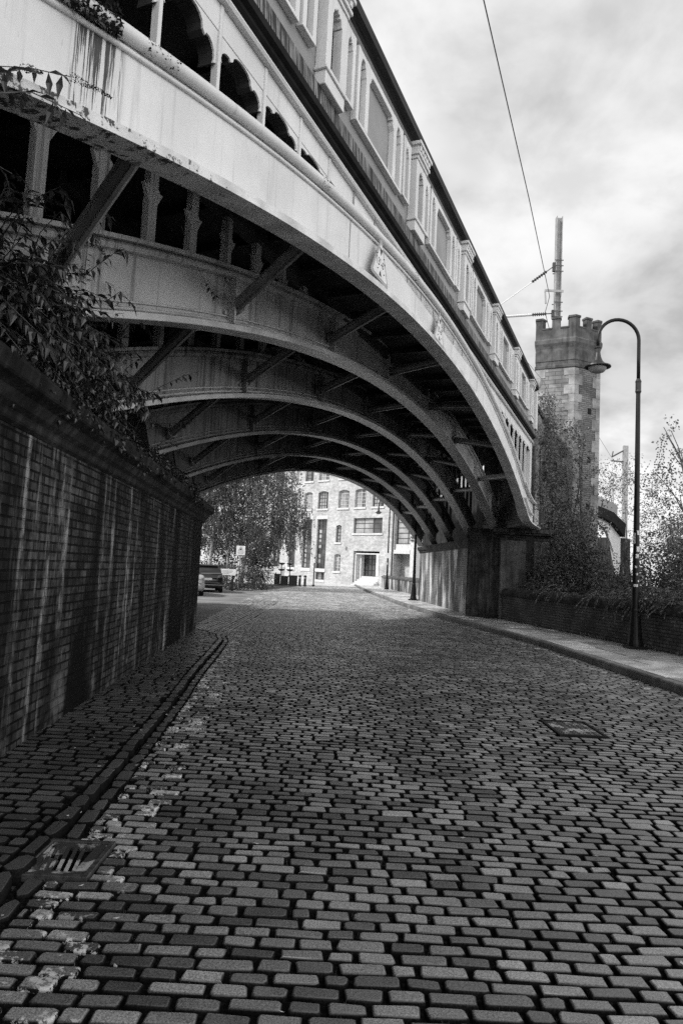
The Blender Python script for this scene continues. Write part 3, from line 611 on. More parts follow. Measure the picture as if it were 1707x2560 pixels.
m = MB(); m.box(21.62, 21.9, -0.02, 0.20, 3.99, 5.80); m.build('end_post', 'white_paint', bridge, bevel=0.01)
# cornice, hatched band, parapet, coping along the facade
def run(name, prof, mat, t0=-4.0, t1=22.05, smooth=False, parent=None):
    mm = MB(); mm.sweep([[(t, -o, z) for o, z in prof] for t in (t0, t1)]); return mm.build(name, mat, parent or bridge, smooth=smooth)
run('cornice_rail', [(0.0, 5.818), (0.055, 5.818), (0.07, 5.84), (0.055, 5.875), (0.0, 5.885)], 'white_paint')
run('cornice', [(-0.3, 5.888), (0.0, 5.888), (0.015, 5.93), (0.05, 5.96), (0.055, 5.985), (0.10, 6.0), (0.115, 6.05), (-0.3, 6.05)], 'black_iron')
run('hatched_band', [(-0.2, 6.052), (0.11, 6.052), (0.095, 6.245), (-0.2, 6.245)], 'streaked_band')
run('parapet', [(-0.18, 6.247), (0.03, 6.247), (0.03, 7.44), (-0.18, 7.44)], 'panel_grey')
run('string_course', [(-0.1, 7.442), (0.06, 7.442), (0.085, 7.465), (0.06, 7.49), (-0.1, 7.49)], 'panel_grey')
run('coping', [(-0.32, 7.492), (0.05, 7.492), (0.09, 7.53), (0.17, 7.56), (0.185, 7.64), (0.16, 7.70), (0.06, 7.74), (-0.2, 7.74), (-0.32, 7.7)], 'dark_coping')
def gothic_frame(mb, x0, x1, z0, z1, st, y0, y1, arch=True):
    mb.box(x0, x0 + st, -y1, -y0, z0, z1); mb.box(x1 - st, x1, -y1, -y0, z0, z1); mb.box(x0 + st + 0.0005, x1 - st - 0.0005, -y1 + 0.002, -y0, z0, z0 + st * 0.5)
    w = x1 - x0 - 2 * st; zt = z1; a = x0 + st
    if arch:
        h = [(0, 0), (0.5, 0), (0.5, -0.07), (0.40, -0.12), (0.30, -0.115), (0.27, -0.15), (0.16, -0.14), (0.10, -0.18), (0.06, -0.22), (0.0, -0.22)]
        k = 0.9 if w < 0.4 else 1.0
        mb.prism([(a + x * w + 0.0005, zt + z * k) for x, z in h], -y1 + 0.003, -y0); mb.prism([(a + w - x * w - 0.0005, zt + z * k) for x, z in h], -y1 + 0.003, -y0)
PIL = [5.62 + 3.0 * k for k in range(-2, 6)]
for p in PIL:
    if p > 21: continue
    m = MB(); gothic_frame(m, p, p + 0.46, 6.43, 7.28, 0.115, 0.031, 0.15); 
    sh = m.build('pilaster', 'white_paint', bridge, bevel=0.005)
    m = MB(); m.box(p + 0.116, p + 0.344, -0.05, -0.0305, 6.46, 7.1); m.build('niche', 'black_iron', sh)
    m = MB(); m.box(p - 0.03, p + 0.49, -0.175, -0.031, 6.395, 6.428); m.box(p - 0.005, p + 0.465, -0.155, -0.031, 6.25, 6.393); m.build('pedestal', 'white_paint', sh, bevel=0.005)
    m = MB(); m.box(p - 0.015, p + 0.475, -0.165, -0.031, 7.282, 7.33); m.box(p - 0.04, p + 0.50, -0.19, -0.031, 7.332, 7.375)
    m.box(p - 0.02, p + 0.48, -0.17, -0.031, 7.377, 7.46); m.box(p - 0.06, p + 0.52, -0.215, -0.031, 7.462, 7.51)
    for i in range(5): m.box(p - 0.012 + i * 0.105, p + 0.04 + i * 0.105, -0.20, -0.1705, 7.385, 7.455)
    m.build('capital', 'white_paint', sh, bevel=0.004)
    def fr(x0, x1, bars=()):
        mm = MB(); 
        if not bars: gothic_frame(mm, x0, x1, 6.53, 7.36, 0.075, 0.031, 0.105)
        else:
            mm.box(x0, x0 + 0.075, -0.105, -0.031, 6.49, 7.36); mm.box(x1 - 0.075, x1, -0.105, -0.031, 6.49, 7.36); mm.box(x0 + 0.0755, x1 - 0.0755, -0.103, -0.031, 6.49, 6.53)
            e = [x0 + 0.0755] + [v for b in bars for v in b] + [x1 - 0.0755]
            for b in bars: mm.box(b[0], b[1], -0.104, -0.031, 6.531, 7.36)
            for i in range(0, len(e), 2):
                a, b = e[i] + 0.0005, e[i + 1] - 0.0005; w = b - a; q = 0.14 if w < 0.4 else 0.09
                h = [(0, 0), (0.5, 0), (0.5, -0.45 * q), (0.28, -0.5 * q), (0.20, -0.9 * q), (0.14, -0.75 * q), (0.06, -1.5 * q), (0, -1.6 * q)] if w < 0.4 else [(0, 0), (0.5, 0), (0.5, -0.075), (0.10, -0.08), (0.09, -0.12), (0.06, -0.10), (0.045, -0.17), (0, -0.22)]
                mm.prism([(a + x * w, 7.36 + z) for x, z in h], -0.101, -0.031); mm.prism([(b - x * w, 7.36 + z) for x, z in h], -0.101, -0.031)
        mm.build('panel_frame', 'white_paint', bridge, bevel=0.003)
    fr(p + 0.53, p + 0.82)
    if p + 2.5 < 22: fr(p + 0.90, p + 2.50, ((p + 1.16, p + 1.26), (p + 2.14, p + 2.24)))
    if p + 2.9 < 22: fr(p + 2.57, p + 2.86)
m = MB(); m.box(21.75, 22.05, -0.15, -0.031, 6.25, 7.44); m.build('end_pilaster', 'white_paint', bridge, bevel=0.008)
# inner ribs
for k in range(1, 6):
    y = SP * k; tc = TC0 + SH * k; ap = 5.26; t0 = tc - 10.25; t1 = tc + 11.0
    mt = ('inner_paint', 'inner_paint_b', 'shaded_rib_paint', 'shaded_rib_paint', 'shaded_rib_paint')[k - 1]  # deeper ribs get darker copies of one paint, with the shade painted in
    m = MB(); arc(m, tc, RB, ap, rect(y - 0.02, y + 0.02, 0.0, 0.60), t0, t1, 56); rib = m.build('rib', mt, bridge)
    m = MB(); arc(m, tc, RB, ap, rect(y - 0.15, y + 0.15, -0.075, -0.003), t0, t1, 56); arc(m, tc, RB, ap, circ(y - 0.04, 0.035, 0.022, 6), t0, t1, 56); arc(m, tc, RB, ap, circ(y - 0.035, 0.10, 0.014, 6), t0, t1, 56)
    m.build('lower_flange', 'flange_paint' if k < 3 else 'shaded_flange_paint', rib, bevel=0.012, segs=2)
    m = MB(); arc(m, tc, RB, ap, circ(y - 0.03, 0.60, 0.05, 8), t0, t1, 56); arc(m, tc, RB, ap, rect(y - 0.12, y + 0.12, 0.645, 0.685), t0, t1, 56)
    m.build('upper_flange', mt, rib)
    for dt in (-7.1, -4.2, -1.6, 1.2, 4.0, 6.8, 9.2):
        tt = tc + dt; z0 = arcz(tc, RB, ap, tt); m = MB(); m.box(tt - 0.018, tt + 0.018, y - 0.13, y - 0.021, z0 + 0.01, z0 + 0.58)
        for zz in (0.10, 0.30, 0.5): m.box(tt + 0.06, tt + 0.10, y - 0.05, y - 0.021, z0 + zz, z0 + zz + 0.04); m.box(tt - 0.10, tt - 0.06, y - 0.05, y - 0.021, z0 + zz, z0 + zz + 0.04)
        m.build('stiffener', mt, rib)
    m = MB(); m.box(t0 - 1, t1 + 1, y - 0.1, y + 0.1, 5.66, 5.855); 
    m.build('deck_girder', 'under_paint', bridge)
    i = 0; tt = t0 + 0.3
    while tt < t1:
        zt = arcz(tc, RB + 0.6, ap + 0.6, tt) + 0.05
        if zt < 5.55:
            left = tt < tc; m = MB(); m.box(tt - 0.05, tt + 0.05, y - 0.03, y + 0.05, zt, 5.66)
            if left:
                m.box(tt + 0.051, tt + 0.085, y - 0.02, y + 0.04, zt, 5.66)
                zc = zt + (5.66 - zt) * 0.62; q = 0.10
                m.prism([(tt - 0.05, zc - 0.15), (tt - 0.13, zc), (tt - 0.10, zc - 0.015), (tt - 0.05, zc + 0.02)], y - 0.02, y + 0.02); m.prism([(tt + 0.086, zc - 0.15), (tt + 0.165, zc), (tt + 0.13, zc - 0.015), (tt + 0.086, zc + 0.02)], y - 0.02, y + 0.02)
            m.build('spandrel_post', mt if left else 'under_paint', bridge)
        tt += 0.69
for k in range(5):
    tc = TC0 + SH * k; y = SP * k
    for dt, ds, zr in ((-10.0, 0.9, 0.25), (-7.55, 0.62, 0.08), (-5.05, 0.92, 0.10), (-2.5, 1.15, 0.10), (0.35, 1.05, 0.10), (3.1, 1.1, 0.10), (5.6, 1.3, 0.10), (7.5, 2.6, 0.12)):
        ta = tc + dt; tb = ta + ds; za = arcz(tc, RB, AP0, ta) + 0.03; zb = arcz(tc + SH, RB, AP0, tb) + zr + 0.12
        p0 = Vector((ta, y + 0.08, za)); p1 = Vector((tb, y + SP - 0.02, zb)); d = (p1 - p0).normalized()
        m = MB(); r = 0.068; m.tube([p0, p0 + d * 0.10, p0 + d * 0.101, p1 - d * 0.13, p1 - d * 0.129, p1], [r * 1.3, r * 1.3, r, r, r * 1.45, r * 1.45], 10)
        m.bar(p0 + d * 0.1 + Vector((0, 0, -r)), p1 - d * 0.1 + Vector((0, 0, -r)), 0.03, 0.05)
        m.build('strut', 'strut_paint', bridge, smooth=False)
# deck and its cross joists
m = MB(); q0, q1 = 0.13, 8.6
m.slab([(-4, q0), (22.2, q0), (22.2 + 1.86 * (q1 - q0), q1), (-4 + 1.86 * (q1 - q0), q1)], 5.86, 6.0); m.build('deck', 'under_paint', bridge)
for i in range(34):
    t0 = -3 + i * 0.95
    yb = q1 - 0.1
    m = MB(); 
    for k in range(6):
        ya = 0.2 + SP * k if k == 0 else SP * k + 0.11; yc = SP * (k + 1) - 0.11
        if k == 5: yc = yb
        tt = t0 + 0.0
        if -4 + 1.86 * (yc - q0) < tt < 22.2 + 1.86 * (ya - q0): m.box(tt - 0.04, tt + 0.04, ya, yc, 5.74, 5.858)
    if m.v: m.build('deck_joist', 'under_paint', bridge)
m = MB(); m.sweep([[(t, 8.35, 5.9), (t, 8.6, 5.9), (t, 8.6, 7.5), (t, 8.35, 7.5)] for t in (10, 39)]); m.build('parapet', 'panel_grey', bridge)
# stencilled letters on the ribs
for k, (lab, tt) in enumerate((('B1', 4.28), ('C1', 8.05), ('D1', 11.9))):
    tc = TC0 + SH * (k + 1); y = SP * (k + 1) - 0.0225; z = arcz(tc, RB, 5.26, tt) + (0.30, 0.26, 0.26)[k]
    sl_ = -(tt - tc) / RB
    mtx = Matrix.Translation((tt, y, z)) @ Matrix.Rotation(-sl_, 4, 'Y') @ Matrix.Rotation(math.pi / 2, 4, 'X')
    text_mesh('stencil_letters', lab[0] + ' ' + lab[1], 0.13, 'stencil_ink', bridge, mtx, 0.0015)
# height limit signs hung on the outer rib
def height_sign(label, t, zb, w, h, tilt, word):
    s = thing('height_limit_sign', label, 'road sign', bw(t, 0.085, zb), BR_RZ, 'height limit signs on the bridge')
    def tri(mb, k, y0, y1, cz=0.0):
        r = 0.06 * k; P = [(-w / 2 * k, cz), (w / 2 * k, cz), (0, cz + h * k)]; out = []
        for i in range(3):
            a, b, c = [Vector(P[(i + j - 1) % 3]) for j in range(3)]
            out += [tuple(b + (a - b).normalized() * r), tuple(b + (a + c - 2 * b) * 0.03), tuple(b + (c - b).normalized() * r)]
        mb.prism(out, y0, y1)
    m = MB(); tri(m, 1.0, -0.006, 0.006); m.build('sign_plate', 'sign_border', s)
    m = MB(); tri(m, 0.80, -0.0085, -0.0062, h * 0.068); m.build('sign_face', 'sign_white', s)
    m = MB(); cz = h * 0.36
    m.prism([(-0.055, cz + 0.20), (0.055, cz + 0.20), (0, cz + 0.115)], -0.0105, -0.0087); m.prism([(-0.045, cz - 0.14), (0.045, cz - 0.14), (0, cz - 0.07)], -0.0105, -0.0087)
    m.build('arrow', 'sign_ink', s)
    m = MB()
    for bx, bz in ((-0.13, 0.30), (0.12, 0.12), (-0.10, 0.12), (0.10, 0.31)): m.lathe([(0.0, 0.0), (0.012, 0.0), (0.012, 0.004), (0, 0.004)], (bx, -0.009, bz * h / 0.56), 8)
    m.build('fixing_bolt', 'sign_ink', s)
    text_mesh('sign_text', word, 0.135, 'sign_ink', s, Matrix.Translation((0, -0.0088, cz + 0.015)) @ Matrix.Rotation(math.pi / 2, 4, 'X'), 0.0012)
    m = MB(); m.box(-0.15, 0.15, 0.007, 0.035, 0.08, 0.11); m.box(-0.08, 0.08, 0.007, 0.035, 0.32, 0.35); m.build('bracket', 'dark_steel', s)
    return s
height_sign('triangular sign reading 13 feet 6, nearer of the two on the arch', 7.52, 5.07, 0.64, 0.55, 0, "13'-6\"")
height_sign('triangular height limit sign on the bridge arch, the farther one towards the tower', 10.3, 5.20, 0.64, 0.55, 0, "13'-6\"")

# ------------------------------------------------------------------ walls that carry the bridge
def wall_frame(p0, p1):
    p0 = Vector((p0[0], p0[1], 0)); p1 = Vector((p1[0], p1[1], 0)); d = p1 - p0; return p0, math.atan2(d.y, d.x), d.length
p0, rz, LW = wall_frame((-1.86, -3.0), (-3.23, 15.95))          # local x runs away along the road, local y+ is behind the face
aw = thing('brick_retaining_wall', 'dark stained brick retaining wall with stone cornice along the left pavement', 'wall', p0, rz)
m = MB(); m.box(0, LW, 0.0, 1.2, 0, 2.48); m.add([(LW, 0, 0), (LW + 10.2, 2.0, 0), (LW + 10.2, 3.2, 0), (LW, 1.2, 0), (LW, 0, 2.48), (LW + 10.2, 2.0, 2.48), (LW + 10.2, 3.2, 2.48), (LW, 1.2, 2.48)], [(0, 1, 5, 4), (1, 2, 6, 5), (2, 3, 7, 6), (4, 5, 6, 7)])
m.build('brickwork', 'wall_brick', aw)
m = MB(); prof = [(0.0, 2.482), (-0.04, 2.51), (-0.05, 2.56), (-0.10, 2.60), (-0.14, 2.67), (-0.23, 2.72), (-0.25, 2.82), (-0.20, 2.87), (0.30, 2.94), (1.2, 2.96), (1.2, 2.482)]
xx = -0.2
while xx < LW + 0.2:
    L = min(U(0.9, 1.3), LW + 0.22 - xx); j = U(-0.006, 0.006); m.sweep([[(x, y + j, z) for y, z in prof] for x in (xx + 0.004, xx + L - 0.004)]); xx += L
m.build('stone_cornice', 'sooty_stone', aw, bevel=0.01)
m = MB()
for i in range(9):
    xa = 3.0 + i * 1.55; m.prism([(xa, 2.965), (xa + 1.5, 2.965), (xa + 1.5, 3.28 + U(0, 0.1)), (xa, 3.28 + U(0, 0.1))], 0.42, 1.2)
m.build('skewback_stones', 'sooty_stone', aw, bevel=0.02)
m = MB(); m.box(0, LW + 8, 1.25, 2.2, 2.0, 5.84); m.build('backing_masonry', 'sooty_stone', aw)
p0, rz, LA = wall_frame((5.0, 24.0), (4.28, 36.3))
ab = thing('brick_abutment', 'pale streaked brick abutment wall with stone coping under the far end of the bridge', 'wall', p0, rz)
m = MB(); m.box(0.3, LA, -1.5, 0.0, 0, 2.6); m.build('brickwork', 'abutment_brick', ab)
m = MB(); prof = [(0.0, 2.602), (0.05, 2.64), (0.05, 2.70), (0.13, 2.76), (0.16, 2.84), (0.15, 2.93), (-1.5, 2.95), (-1.5, 2.602)]; xx = 0.3
while xx < LA + 0.05:
    L = min(U(0.9, 1.2), LA + 0.1 - xx); m.sweep([[(x, y, z) for y, z in prof] for x in (xx + 0.003, xx + L - 0.003)]); xx += L
m.build('stone_coping', 'sandstone_dark', ab, bevel=0.008)
m = MB(); m.box(0.5, LA + 10, -2.8, -1.9, 0, 5.84); m.build('backing_masonry', 'sooty_stone', ab)
pr = thing('stone_pier', 'dark sandstone pier with moulded cap carrying the white foot of the bridge rib', 'pier', (6.35, 24.4, 0), math.radians(-4))
m = MB(); m.box(-0.72, 0.95, -0.72, 1.2, 0, 2.86)
m.build('shaft', 'sandstone_tower', pr, bevel=0.015)
m = MB(); m.box(-0.76, 1.0, -0.76, 1.25, 2.862, 2.95); m.box(-0.70, 0.93, -0.70, 1.2, 2.952, 3.04); m.box(-0.92, 1.12, -0.92, 1.4, 3.042, 3.10); m.box(-0.98, 1.18, -0.98, 1.45, 3.102, 3.25)
m.build('cap', 'sandstone_dark', pr, bevel=0.02)
es = thing('end_pier_block', 'dark stone block standing between the bridge end and the tower', 'masonry block', bw(22.1, -0.05, 0), BR_RZ)
m = MB(); m.slab([(0.0, 0.02), (4.5, 0.02), (4.5, 2.3), (4.25, 2.3)], 3.26, 7.3)
m.build('masonry', 'tower_stone', es, bevel=0.02)
m = MB(); m.box(0.62, 0.9, -0.06, 0.018, 3.26, 5.9); m.build('buttress', 'sandstone_tower', es, bevel=0.01)
m = MB(); m.slab([(-0.04, -0.04), (4.55, -0.04), (4.55, 2.36), (4.25, 2.36)], 7.302, 7.48); m.build('coping', 'sandstone_dark', es, bevel=0.02)
m = MB(); m.box(2.2, 4.5, 0.1, 2.4, 0, 3.258); m.build('footing', 'sandstone_dark', es)

# low parapet walls beside the right pavement
p0, rz, LR = wall_frame((7.75, 9.9), (5.66, 23.62))
lw = thing('low_brick_wall', 'low dark brick wall with rounded stone coping behind the near lamp post', 'wall', p0, rz)
m = MB(); m.box(0, LR, -0.34, 0, 0, 0.93); m.build('brickwork', 'parapet_brick', lw)
m = MB(); prof = [(0.06, 0.932), (0.07, 1.02), (0.03, 1.10), (-0.06, 1.165), (-0.17, 1.185), (-0.28, 1.165), (-0.37, 1.10), (-0.41, 1.02), (-0.40, 0.932)]; xx = 0
while xx < LR:
    L = min(U(0.8, 1.15), LR - xx); j = U(-0.008, 0.008); m.sweep([[(x, y + j, z + j) for y, z in prof] for x in (xx + 0.004, xx + L - 0.004)]); xx += L
m.build('stone_coping', 'sandstone_dark', lw, bevel=0.006)
p0, rz, LF = wall_frame((5.6, 36.7), (4.0, 63.0))
fw = thing('far_low_wall', 'low pale brick wall with flat coping beside the pavement beyond the bridge', 'wall', p0, rz)
m = MB(); m.box(0, LF, -0.34, 0, 0, 1.0); m.build('brickwork', 'abutment_brick', fw)
m = MB(); prof = [(0.06, 1.002), (0.06, 1.12), (-0.17, 1.24), (-0.40, 1.12), (-0.40, 1.002)]
m.sweep([[(x, y, z) for y, z in prof] for x in (0, LF)]); m.build('stone_coping', 'sandstone_tower', fw)

# ------------------------------------------------------------------ castellated tower
tw = thing('castellated_tower', 'octagonal brick and stone turret with battlements beside the bridge', 'tower', (8.7, 27.2, 0))
PL = [(-1.36, -0.92), (-0.06, -1.62), (1.12, -1.08), (1.36, 0.1), (0.9, 1.4), (0.25, 1.6), (-0.72, 1.0)]
def sc(k): return [(x * k, y * k) for x, y in PL]
m = MB(); m.slab(PL, 0, 9.74); m.mi = [0, 0] + [1 if i in (0, 6, 5) else 0 for i in range(len(PL))]
m.build('body', ['tower_brick', 'tower_stone'], tw, recalc=False)
def ringpoly(mb, prof):
    for (k0, z0), (k1, z1) in zip(prof, prof[1:]): 
        a, b = sc(k0), sc(k1); n = len(a); mb.add([(x, y, z0) for x, y in a] + [(x, y, z1) for x, y in b], [(i, (i + 1) % n, n + (i + 1) % n, n + i) for i in range(n)])
m = MB(); ringpoly(m, [(1.0, 9.742), (1.025, 9.75), (1.03, 9.84), (1.0, 9.88), (1.0, 10.02), (1.015, 10.03), (1.015, 10.42), (1.0, 10.43), (1.0, 10.52), (1.02, 10.62), (1.05, 10.72), (1.055, 10.86), (1.03, 10.92), (1.022, 10.93), (1.022, 11.30), (0.86, 11.30), (0.86, 10.9), (0.0, 10.9)])
m.build('corbelled_parapet', 'sandstone_tower', tw, recalc=False)
def mer(i, s0, s1, z0, z1, ko, ki):
    A, B = sc(ko), sc(ki); j = (i + 1) % len(PL)
    P = [(lerp(A[i][0], A[j][0], s0), lerp(A[i][1], A[j][1], s0)), (lerp(A[i][0], A[j][0], s1), lerp(A[i][1], A[j][1], s1)), (lerp(B[i][0], B[j][0], s1), lerp(B[i][1], B[j][1], s1)), (lerp(B[i][0], B[j][0], s0), lerp(B[i][1], B[j][1], s0))]
    return P
for i in range(len(PL)):
    for s0, s1 in ((0.0, 0.17), (0.41, 0.62), (0.84, 1.0)):
        m = MB(); m.slab(mer(i, s0, s1, 0, 0, 1.02, 0.865), 11.302, 11.70); m.slab(mer(i, s0 - (0.02 if s0 > 0.1 else 0), s1 + (0.02 if s1 < 0.9 else 0), 0, 0, 1.04, 0.84), 11.702, 11.78); m.build('merlon', 'sandstone_tower', tw)
    for s0, s1 in ((0.172, 0.408), (0.622, 0.838)):
        m = MB(); m.slab(mer(i, s0, s1, 0, 0, 1.035, 0.85), 11.302, 11.36); m.build('crenel_sill', 'sandstone_tower', tw)
for i in (0, 1, 2, 3, 6):
    m = MB(); z = 0.1; kk = 0
    while z < 9.5:
        h = U(0.30, 0.46); h = min(h, 9.70 - z); A = PL[i]; e = 0.24 if kk % 2 else 0.13
        pv_ = Vector(PL[i - 1]); nx_ = Vector(PL[(i + 1) % len(PL)]); a = Vector(A); da = (pv_ - a).normalized(); db = (nx_ - a).normalized()
        na = Vector((da.y, -da.x)); nb = Vector((-db.y, db.x)); 
        if na.dot(a) < 0: na = -na
        if nb.dot(a) < 0: nb = -nb
        la, lb = (e, 0.37 - e) ; la *= 1.6; lb *= 1.6; q = 0.018; ca_ = a + (na + nb).normalized() * q * 1.05
        m.slab([tuple(a + da * la + na * q), tuple(ca_), tuple(a + db * lb + nb * q), tuple(a + db * lb - nb * 0.05), tuple(a - (na + nb).normalized() * 0.05), tuple(a + da * la - na * 0.05)], z + 0.005, z + h - 0.005); z += h; kk += 1
    m.build('quoins', 'quoin_stone', tw)
m = MB()
for z in (8.1, 6.2, 4.4): a = lerp(0.2, 0.7, rnd()); P0, P1 = Vector(PL[1]), Vector(PL[2]); c = P0.lerp(P1, 0.55); m.bar((c.x, c.y - 0.01, z), (c.x + (P1 - P0).x * 0.12, c.y - 0.01 + (P1 - P0).y * 0.12, z), 0.03, 0.22)
m.build('arrow_slit', 'black_iron', tw)

# white arch of the next span, beyond the tower
ns = thing('next_arch_span', 'white painted arch fascia under a dark deck seen past the foot of the tower', 'bridge span', (12.9, 34, 0), math.pi / 2 - 0.9)
cur = [(-2.5, 4.45), (-1.0, 4.55), (-0.04, 4.44), (0.36, 4.31), (0.68, 4.05), (1.16, 3.42), (1.52, 2.51), (1.74, 1.92)]
top = [(1.88, 1.92), (2.0, 2.6), (1.98, 3.92), (0.9, 4.55), (-0.08, 4.76), (-2.5, 4.9)]
m = MB(); m.prism(cur + top, 0, 0.12); m.build('arch_fascia', 'white_paint', ns)
m = MB(); m.prism([(-2.5, 4.905), (-0.08, 4.765), (0.9, 4.555), (1.98, 3.93), (2.05, 4.6), (0.9, 5.1), (-0.08, 5.25), (-2.5, 5.5)], -0.25, 0.6); m.build('deck_edge', 'black_iron', ns)
m = MB(); m.box(1.75, 3.2, 0.125, 2.5, 0, 3.9); m.build('pier', 'sandstone_dark', ns)
m = MB(); m.prism(cur + [(1.74, 0), (1.6, 0), (-2.5, 0)], 1.6, 1.8); m.build('back_wall', 'sandstone_dark', ns)
m = MB(); m.prism([(-2.5, 5.15), (0.9, 5.1), (2.0, 4.7), (2.0, 5.6), (-2.5, 6.3)], 0.2, 0.4); m.build('parapet', 'panel_grey', ns)
# ------------------------------------------------------------------ tram mast and its wires
t = thing('overhead_line_mast', 'tall grey steel mast with two insulated bracket arms rising behind the tower', 'mast', (8.98, 29, 0))
m = MB(); m.box(-0.13, -0.105, -0.13, 0.13, 6, 17.55); m.box(0.105, 0.13, -0.13, 0.13, 6, 17.55); m.box(-0.104, 0.104, -0.012, 0.012, 6, 17.52); m.build('post', 'galvanised', t)
m = MB()
for z in (15.0, 15.25, 15.5, 12.95, 13.2, 13.6):
    m.box(-0.19, 0.19, -0.16, -0.135, z, z + 0.035); m.box(-0.19, 0.19, 0.135, 0.16, z, z + 0.035)
m.box(-0.24, -0.135, -0.06, 0.06, 15.05, 15.45); m.box(-0.24, -0.135, -0.06, 0.06, 13.0, 13.3); m.build('clamp', 'dark_steel', t)
def insul(mb, a, b, n, r):
    a = Vector(a); b = Vector(b); d = (b - a) / n; pts = []; rr = []
    for i in range(n): pts += [a + d * i, a + d * (i + 0.35), a + d * (i + 0.6)]; rr += [r * 0.45, r, r * 0.45]
    mb.tube(pts + [b], rr + [r * 0.45], 8)
A1 = Vector((-0.24, 0, 15.25)); T1 = Vector((-2.95, -0.2, 13.0)); A2 = Vector((-0.24, 0, 13.15)); T2 = Vector((-3.2, -0.2, 12.72))
d1 = T1 - A1; d2 = T2 - A2
m = MB(); m.tube([A1 + d1 * 0.34, T1], 0.025, 6); m.build('tie_arm', 'pale_steel', t)
m = MB(); m.tube([A1, A1 + d1 * 0.1], 0.022, 6); insul(m, A1 + d1 * 0.1, A1 + d1 * 0.34, 7, 0.075); m.build('insulator', 'dark_steel', t)
m = MB(); m.tube([A2 + d2 * 0.30, T2], 0.055, 8); m.build('bracket_arm', 'pale_steel', t)
m = MB(); m.tube([A2, A2 + d2 * 0.08], 0.022, 6); insul(m, A2 + d2 * 0.08, A2 + d2 * 0.30, 7, 0.085); m.build('insulator', 'dark_steel', t)
m = MB(); m.box(-0.62, 0.2, -0.20, -0.165, 14.05, 14.15); m.tube([(-0.60, -0.18, 14.1), (-0.56, -0.18, 13.5)], 0.035, 6); m.build('wire_support', 'galvanised', t)
t = thing('overhead_line_mast', 'short grey mast with small bracket arms far off beyond the shrubs on the right', 'mast', (24.95, 60, 0))
m = MB(); m.box(-0.2, 0.2, -0.15, 0.15, 0, 13.75); m.build('post', 'galvanised', t)
m = MB(); m.tube([(-0.2, 0, 13.3), (-1.2, 0, 12.7)], 0.07, 6); m.tube([(-0.2, 0, 12.3), (-1.25, 0, 12.35)], 0.07, 6); m.tube([(-1.2, 0, 12.7), (-1.1, 0, 13.2)], 0.05, 6); m.build('bracket_arm', 'dark_steel', t)
m = MB(); P = [(-0.9, 4.5, 12.0), (2.2, 11.95, 12.28), (4.94, 18.75, 12.36), (8.1, 27.2, 13.15), (8.4, 28.8, 13.1), (9.6, 31.0, 11.9), (13.0, 38.0, 11.7), (24, 60, 12.2)]
m.tube(P[:5], 0.013, 6); m.tube(P[4:], 0.013, 6)
tag(m.build('overhead_wire', 'dark_steel'), 'thin overhead electric wire crossing the sky along the bridge to the tram mast', 'wire')
m = MB(); m.tube([bw(16, -0.6, 8.2), bw(23, 0.2, 8.1), (9.3, 30, 9.2)], 0.008, 5); tag(m.build('overhead_wire', 'galvanised'), 'very thin lower wire running just above the parapet to the tower', 'wire')

# ------------------------------------------------------------------ swan neck street lamps
def lamp(name_label, loc, rz=0.0, scale=1.0, stickers=(), square=True):
    t = thing('street_lamp', name_label, 'street lamp', loc, rz, 'swan neck street lamps'); t.scale = (scale,) * 3
    m = MB(); 
    if square: m.box(-0.20, 0.20, -0.20, 0.20, 0, 0.06)
    m.lathe([(0.175, 0.05), (0.17, 0.12), (0.15, 0.2), (0.135, 0.35), (0.115, 0.6), (0.10, 0.8), (0.105, 0.84), (0.088, 0.88), (0.082, 1.1)], seg=20); m.build('base', 'lamp_paint', t, smooth=False)
    m = MB(); m.lathe([(0.082, 1.05), (0.068, 2.2), (0.056, 4.0), (0.048, 5.75), (0.047, 5.76)], seg=16); m.build('post', 'lamp_paint', t, smooth=True)
    m = MB(); m.lathe([(0.047, 5.75), (0.068, 5.80), (0.062, 5.84), (0.062, 6.0), (0.068, 6.04), (0.042, 6.1)], seg=16); m.build('collar', 'lamp_cap', t, smooth=False)
    m = MB(); pts = [(0, 0, 6.05), (0, 0, 6.6), (0, 0, 7.0)] + [(-0.47 + 0.47 * math.cos(a), 0, 7.0 + 0.47 * math.sin(a)) for a in [math.pi * i / 16 for i in range(1, 17)]] + [(-0.94, 0, 6.8)]
    m.tube(pts, 0.040, 10); m.build('swan_neck', 'lamp_paint', t, smooth=True)
    m = MB(); m.lathe([(0.04, 6.82), (0.075, 6.80), (0.075, 6.77), (0.055, 6.76), (0.058, 6.66), (0.075, 6.56), (0.11, 6.47), (0.17, 6.40), (0.25, 6.365), (0.29, 6.35), (0.295, 6.325), (0.24, 6.315), (0.235, 6.335), (0.10, 6.40), (0.0, 6.42)], (-0.94, 0, 0), 28); sh = m.build('lamp_shade', 'lamp_cap', t, smooth=False, bevel=0)
    m = MB(); m.lathe([(0.20, 6.33), (0.19, 6.27), (0.15, 6.22), (0.08, 6.195), (0.0, 6.19)], (-0.94, 0, 0), 20); m.build('glass_bowl', 'panel_grey', sh, smooth=True)
    for (z, h, a, w, tone) in stickers:
        mm = MB(); r = interp([(1.05, 0.083), (2.2, 0.069), (4.0, 0.057)], z) + 0.003; n = 5; vs = []
        for i in range(n + 1):
            b = a + w * (i / n - 0.5); vs += [(r * math.cos(b), r * math.sin(b), z), ((r - 0.0008) * math.cos(b), (r - 0.0008) * math.sin(b), z + h)]
        mm.add(vs, [(2 * i, 2 * i + 2, 2 * i + 3, 2 * i + 1) for i in range(n)]); mm.build('sticker', 'sticker_paper', t)
    return t
q = -math.pi / 2 - 0.4
